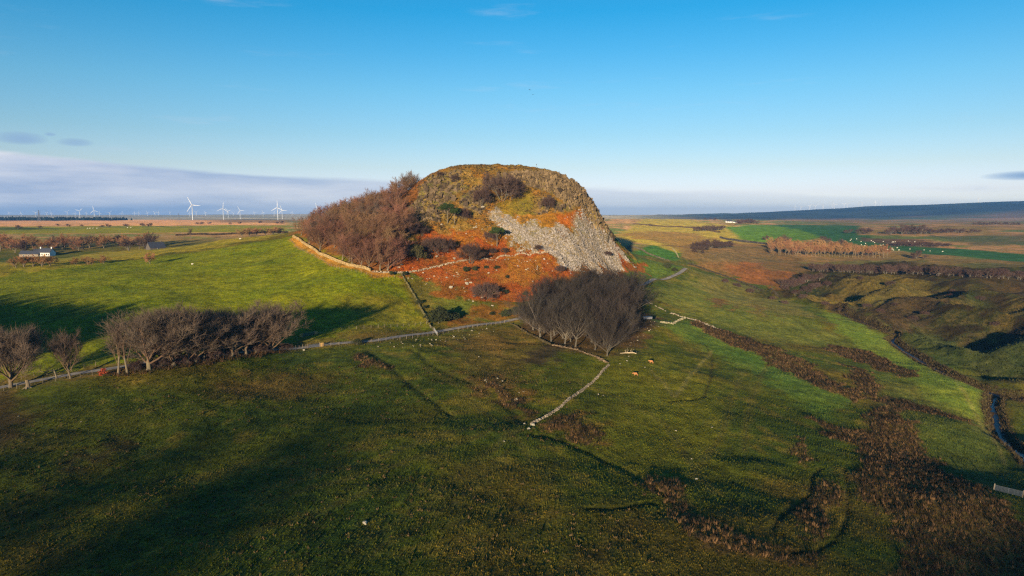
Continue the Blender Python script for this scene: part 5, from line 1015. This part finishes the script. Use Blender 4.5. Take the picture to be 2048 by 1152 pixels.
NAMED = {384: "tallest white wind turbine, left of the hill", 446: "second tallest white turbine, right of the tallest", 555: "tall turbine nearest the hill wood on the left horizon", 480: "mid-sized turbine between the two tall ones and the wood", 411: "slim turbine just right of the tallest", 1957: "lone turbine mast on the blue ridge at far right", 634: "turbine whose blade just shows above the hill wood", 42: "wind turbine at the left end of the horizon row"}
for k, (px, hy) in enumerate(TB + TR):
    right = px > 1500; dy = (436 - hy); Y = (66 * FPX / dy if dy > 11 else 7600 + (k * 37 % 9) * 160) if not right else 6900 + (k % 4) * 90
    if px == 1957: Y = 6500
    t_, e_ = pray(px, hy); x = float(t_) * Y; g_ = float(ground(x, Y)); hh = max(CAMZ + float(e_) * Y - g_, 40.0)
    o = thing("wind_turbine", NAMED.get(px, "white turbine in the long row on the left horizon" if not right else "small white turbine in the row above the right-hand ridge"), "wind turbine", (x, Y, g_), rnd.uniform(-.5, .6), "wind farm on the left horizon" if not right else "wind farm on the right ridge", (hh * 1.4, hh * 1.4, hh) if dy < 12 or right else hh)
    obj("tower", tw_me, o); obj("nacelle", nac_me, o, (0, 0, 1.0)); rt = obj("rotor", hub_me, o, (0, 0, 1.005)); a0 = {384: .45, 446: -.1, 555: 0.0, 480: .5}.get(px, rnd.uniform(0, 2.1))
    for q in range(3): b_ = obj("blade", blade_me, rt, (0, -.08, 0)); b_.rotation_euler = (0, a0 * -1 + q * 2.0944, 0)
def pylon(px, py_top, Y, label):
    t_, e_ = pray(px, py_top); x = float(t_) * Y; g_ = float(ground(x, Y)); hh = CAMZ + float(e_) * Y - g_; o = thing("pylon", label, "pylon", (x, Y, g_), .3, "electricity pylons"); B = Bag()
    for sx in (-1, 1):
        for sy in (-1, 1): B.quads(*tube(np.array([(sx * .10 * hh, sy * .10 * hh, 0), (sx * .035 * hh, sy * .035 * hh, hh * .6), (sx * .01 * hh, sy * .01 * hh, hh)]), np.array((.5, .45, .3)), 4))
    for z_ in np.linspace(.1, .9, 7):
        s_ = hh * (.10 - .1 * z_); B.quads(*tube(np.array([(-s_, -s_, z_ * hh), (s_, -s_, (z_ + .1) * hh)]), np.array((.3, .3)), 4)); B.quads(*tube(np.array([(s_, -s_, z_ * hh), (-s_, -s_, (z_ + .1) * hh)]), np.array((.3, .3)), 4))
    obj("lattice_mast", B.mesh("lattice_mast", m_grey), o)
    for z_ in (.62, .76, .9):
        B = Bag(); B.quads(*tube(np.array([(-.16 * hh, 0, z_ * hh), (0, 0, (z_ + .03) * hh), (.16 * hh, 0, z_ * hh)]), np.array((.2, .5, .2)), 4)); obj("cross_arm", B.mesh("cross_arm", m_grey), o)
pylon(77, 420, 2600, "grey lattice pylon at the left end of the horizon"); pylon(357, 426, 4200, "faint lattice pylon left of the tallest turbine")
# dark conifer belt far left, read as one mass
x = rng.uniform(-2700, -1850, 900); y = x * 0 + rng.uniform(3050, 3350, 900); V_, F_ = blocks(np.stack([x, y, ground(x, y) + 4], -1), np.stack([rng.uniform(4, 9, 900), rng.uniform(4, 9, 900), rng.uniform(5, 11, 900)], -1), rng.uniform(0, 6, 900), None, .5)
V_ = V_.reshape(-1, 8, 3); V_[:, 4:, :2] = V_[:, 4:, :2] * .25 + V_[:, :4, :2].mean(1, keepdims=True) * .75
tag(obj("conifer_wood", new_mesh("conifer_wood", V_.reshape(-1, 3), F_, m_veg, np.repeat(np.array((.018, .028, .018)) * rng.uniform(.6, 1.5, (900, 1)), 8, 0))), "dark conifer plantation along the far left horizon", kind="stuff")
# ================================================================ unseen wood added behind the viewpoint to cast long shadows on the near field
BT, BC = Bag(), Bag(); rb = np.random.default_rng(12)
def mesh_np(me):
    v = np.empty(len(me.vertices) * 3); me.vertices.foreach_get("co", v); lt = np.empty(len(me.polygons), np.int32); me.polygons.foreach_get("loop_total", lt); li = np.empty(len(me.loops), np.int32); me.loops.foreach_get("vertex_index", li)
    q4 = lt == 4; st = np.r_[0, np.cumsum(lt)[:-1]]; Q = li[st[q4][:, None] + np.arange(4)] if q4.any() else np.zeros((0, 4), int); T3 = li[st[~q4][:, None] + np.arange(3)] if (~q4).any() else np.zeros((0, 3), int)
    return v.reshape(-1, 3), Q, T3
SRC = [[mesh_np(m_) for m_ in (V_cent[k][3], V_cent[k][1])] for k in range(3)]
for k in range(26):
    x, y = -150 - 120 * rb.random() ** .8, rb.uniform(-385, -320); s = rb.uniform(.85, 1.15); a_ = rb.uniform(0, 6.28); Rm = np.array([(math.cos(a_), -math.sin(a_), 0), (math.sin(a_), math.cos(a_), 0), (0, 0, 1)]); off = np.array((x, y, float(ground(x, y))))
    for bag, (v, Q, T3) in zip((BT, BC), SRC[k % 3]):
        w_ = v @ Rm.T * s + off; n0 = bag.n; bag.V.append(w_); bag.n += len(w_)
        if len(Q): bag.Q.append(Q + n0)
        if len(T3): bag.T.append(T3 + n0)
o = tag(obj("shadow_wood", BC.mesh("shadow_wood", tw_dark)), "unseen bare wood added behind the viewpoint to shade the near field", kind="stuff"); tag(obj("stems", BT.mesh("stems", bark_dark), o), kind="stuff")
# ================================================================ haze
hz = bpy.data.materials.new("haze_air"); hz.use_nodes = True; t = hz.node_tree; t.nodes.remove(t.nodes["Principled BSDF"])
pv = t.nodes.new("ShaderNodeVolumePrincipled"); pv.inputs["Density"].default_value = HAZE; pv.inputs["Color"].default_value = (.16, .45, 1.0, 1); pv.inputs["Anisotropy"].default_value = 0.0
t.links.new(pv.outputs[0], t.nodes["Material Output"].inputs["Volume"])
zlo, zhi = float(H.min()) - 1.0, max(float(H.max()), 240.0) + 5.0
hb = new_mesh("haze", BOX8 * .5 * np.array((2 * max(-xs[0], xs[-1]) + 20, ys[-1] - ys[0] + 20, zhi - zlo)) + np.array(((xs[-1] + xs[0]) / 2, (ys[-1] + ys[0]) / 2, (zhi + zlo) / 2)), BOXF, hz)
tag(obj("haze", hb), "thin blue winter haze over the whole country", kind="stuff")

# ================================================================ labels: rows of look-alikes are told apart by their order from the left
same = {}
for o in sc.objects:
    if o.parent is None and "label" in o and "category" in o: same.setdefault(o["label"], []).append(o)
for lb, lst in same.items():
    if 2 <= len(lst) <= len(ORD) and "beyond the left edge" not in lb and len(lb.split()) <= 12:
        lst.sort(key=lambda o: o.location.x / o.location.y)
        for k, o in enumerate(lst): o["label"] = f"{lb}, {ORD[k]} from the left"
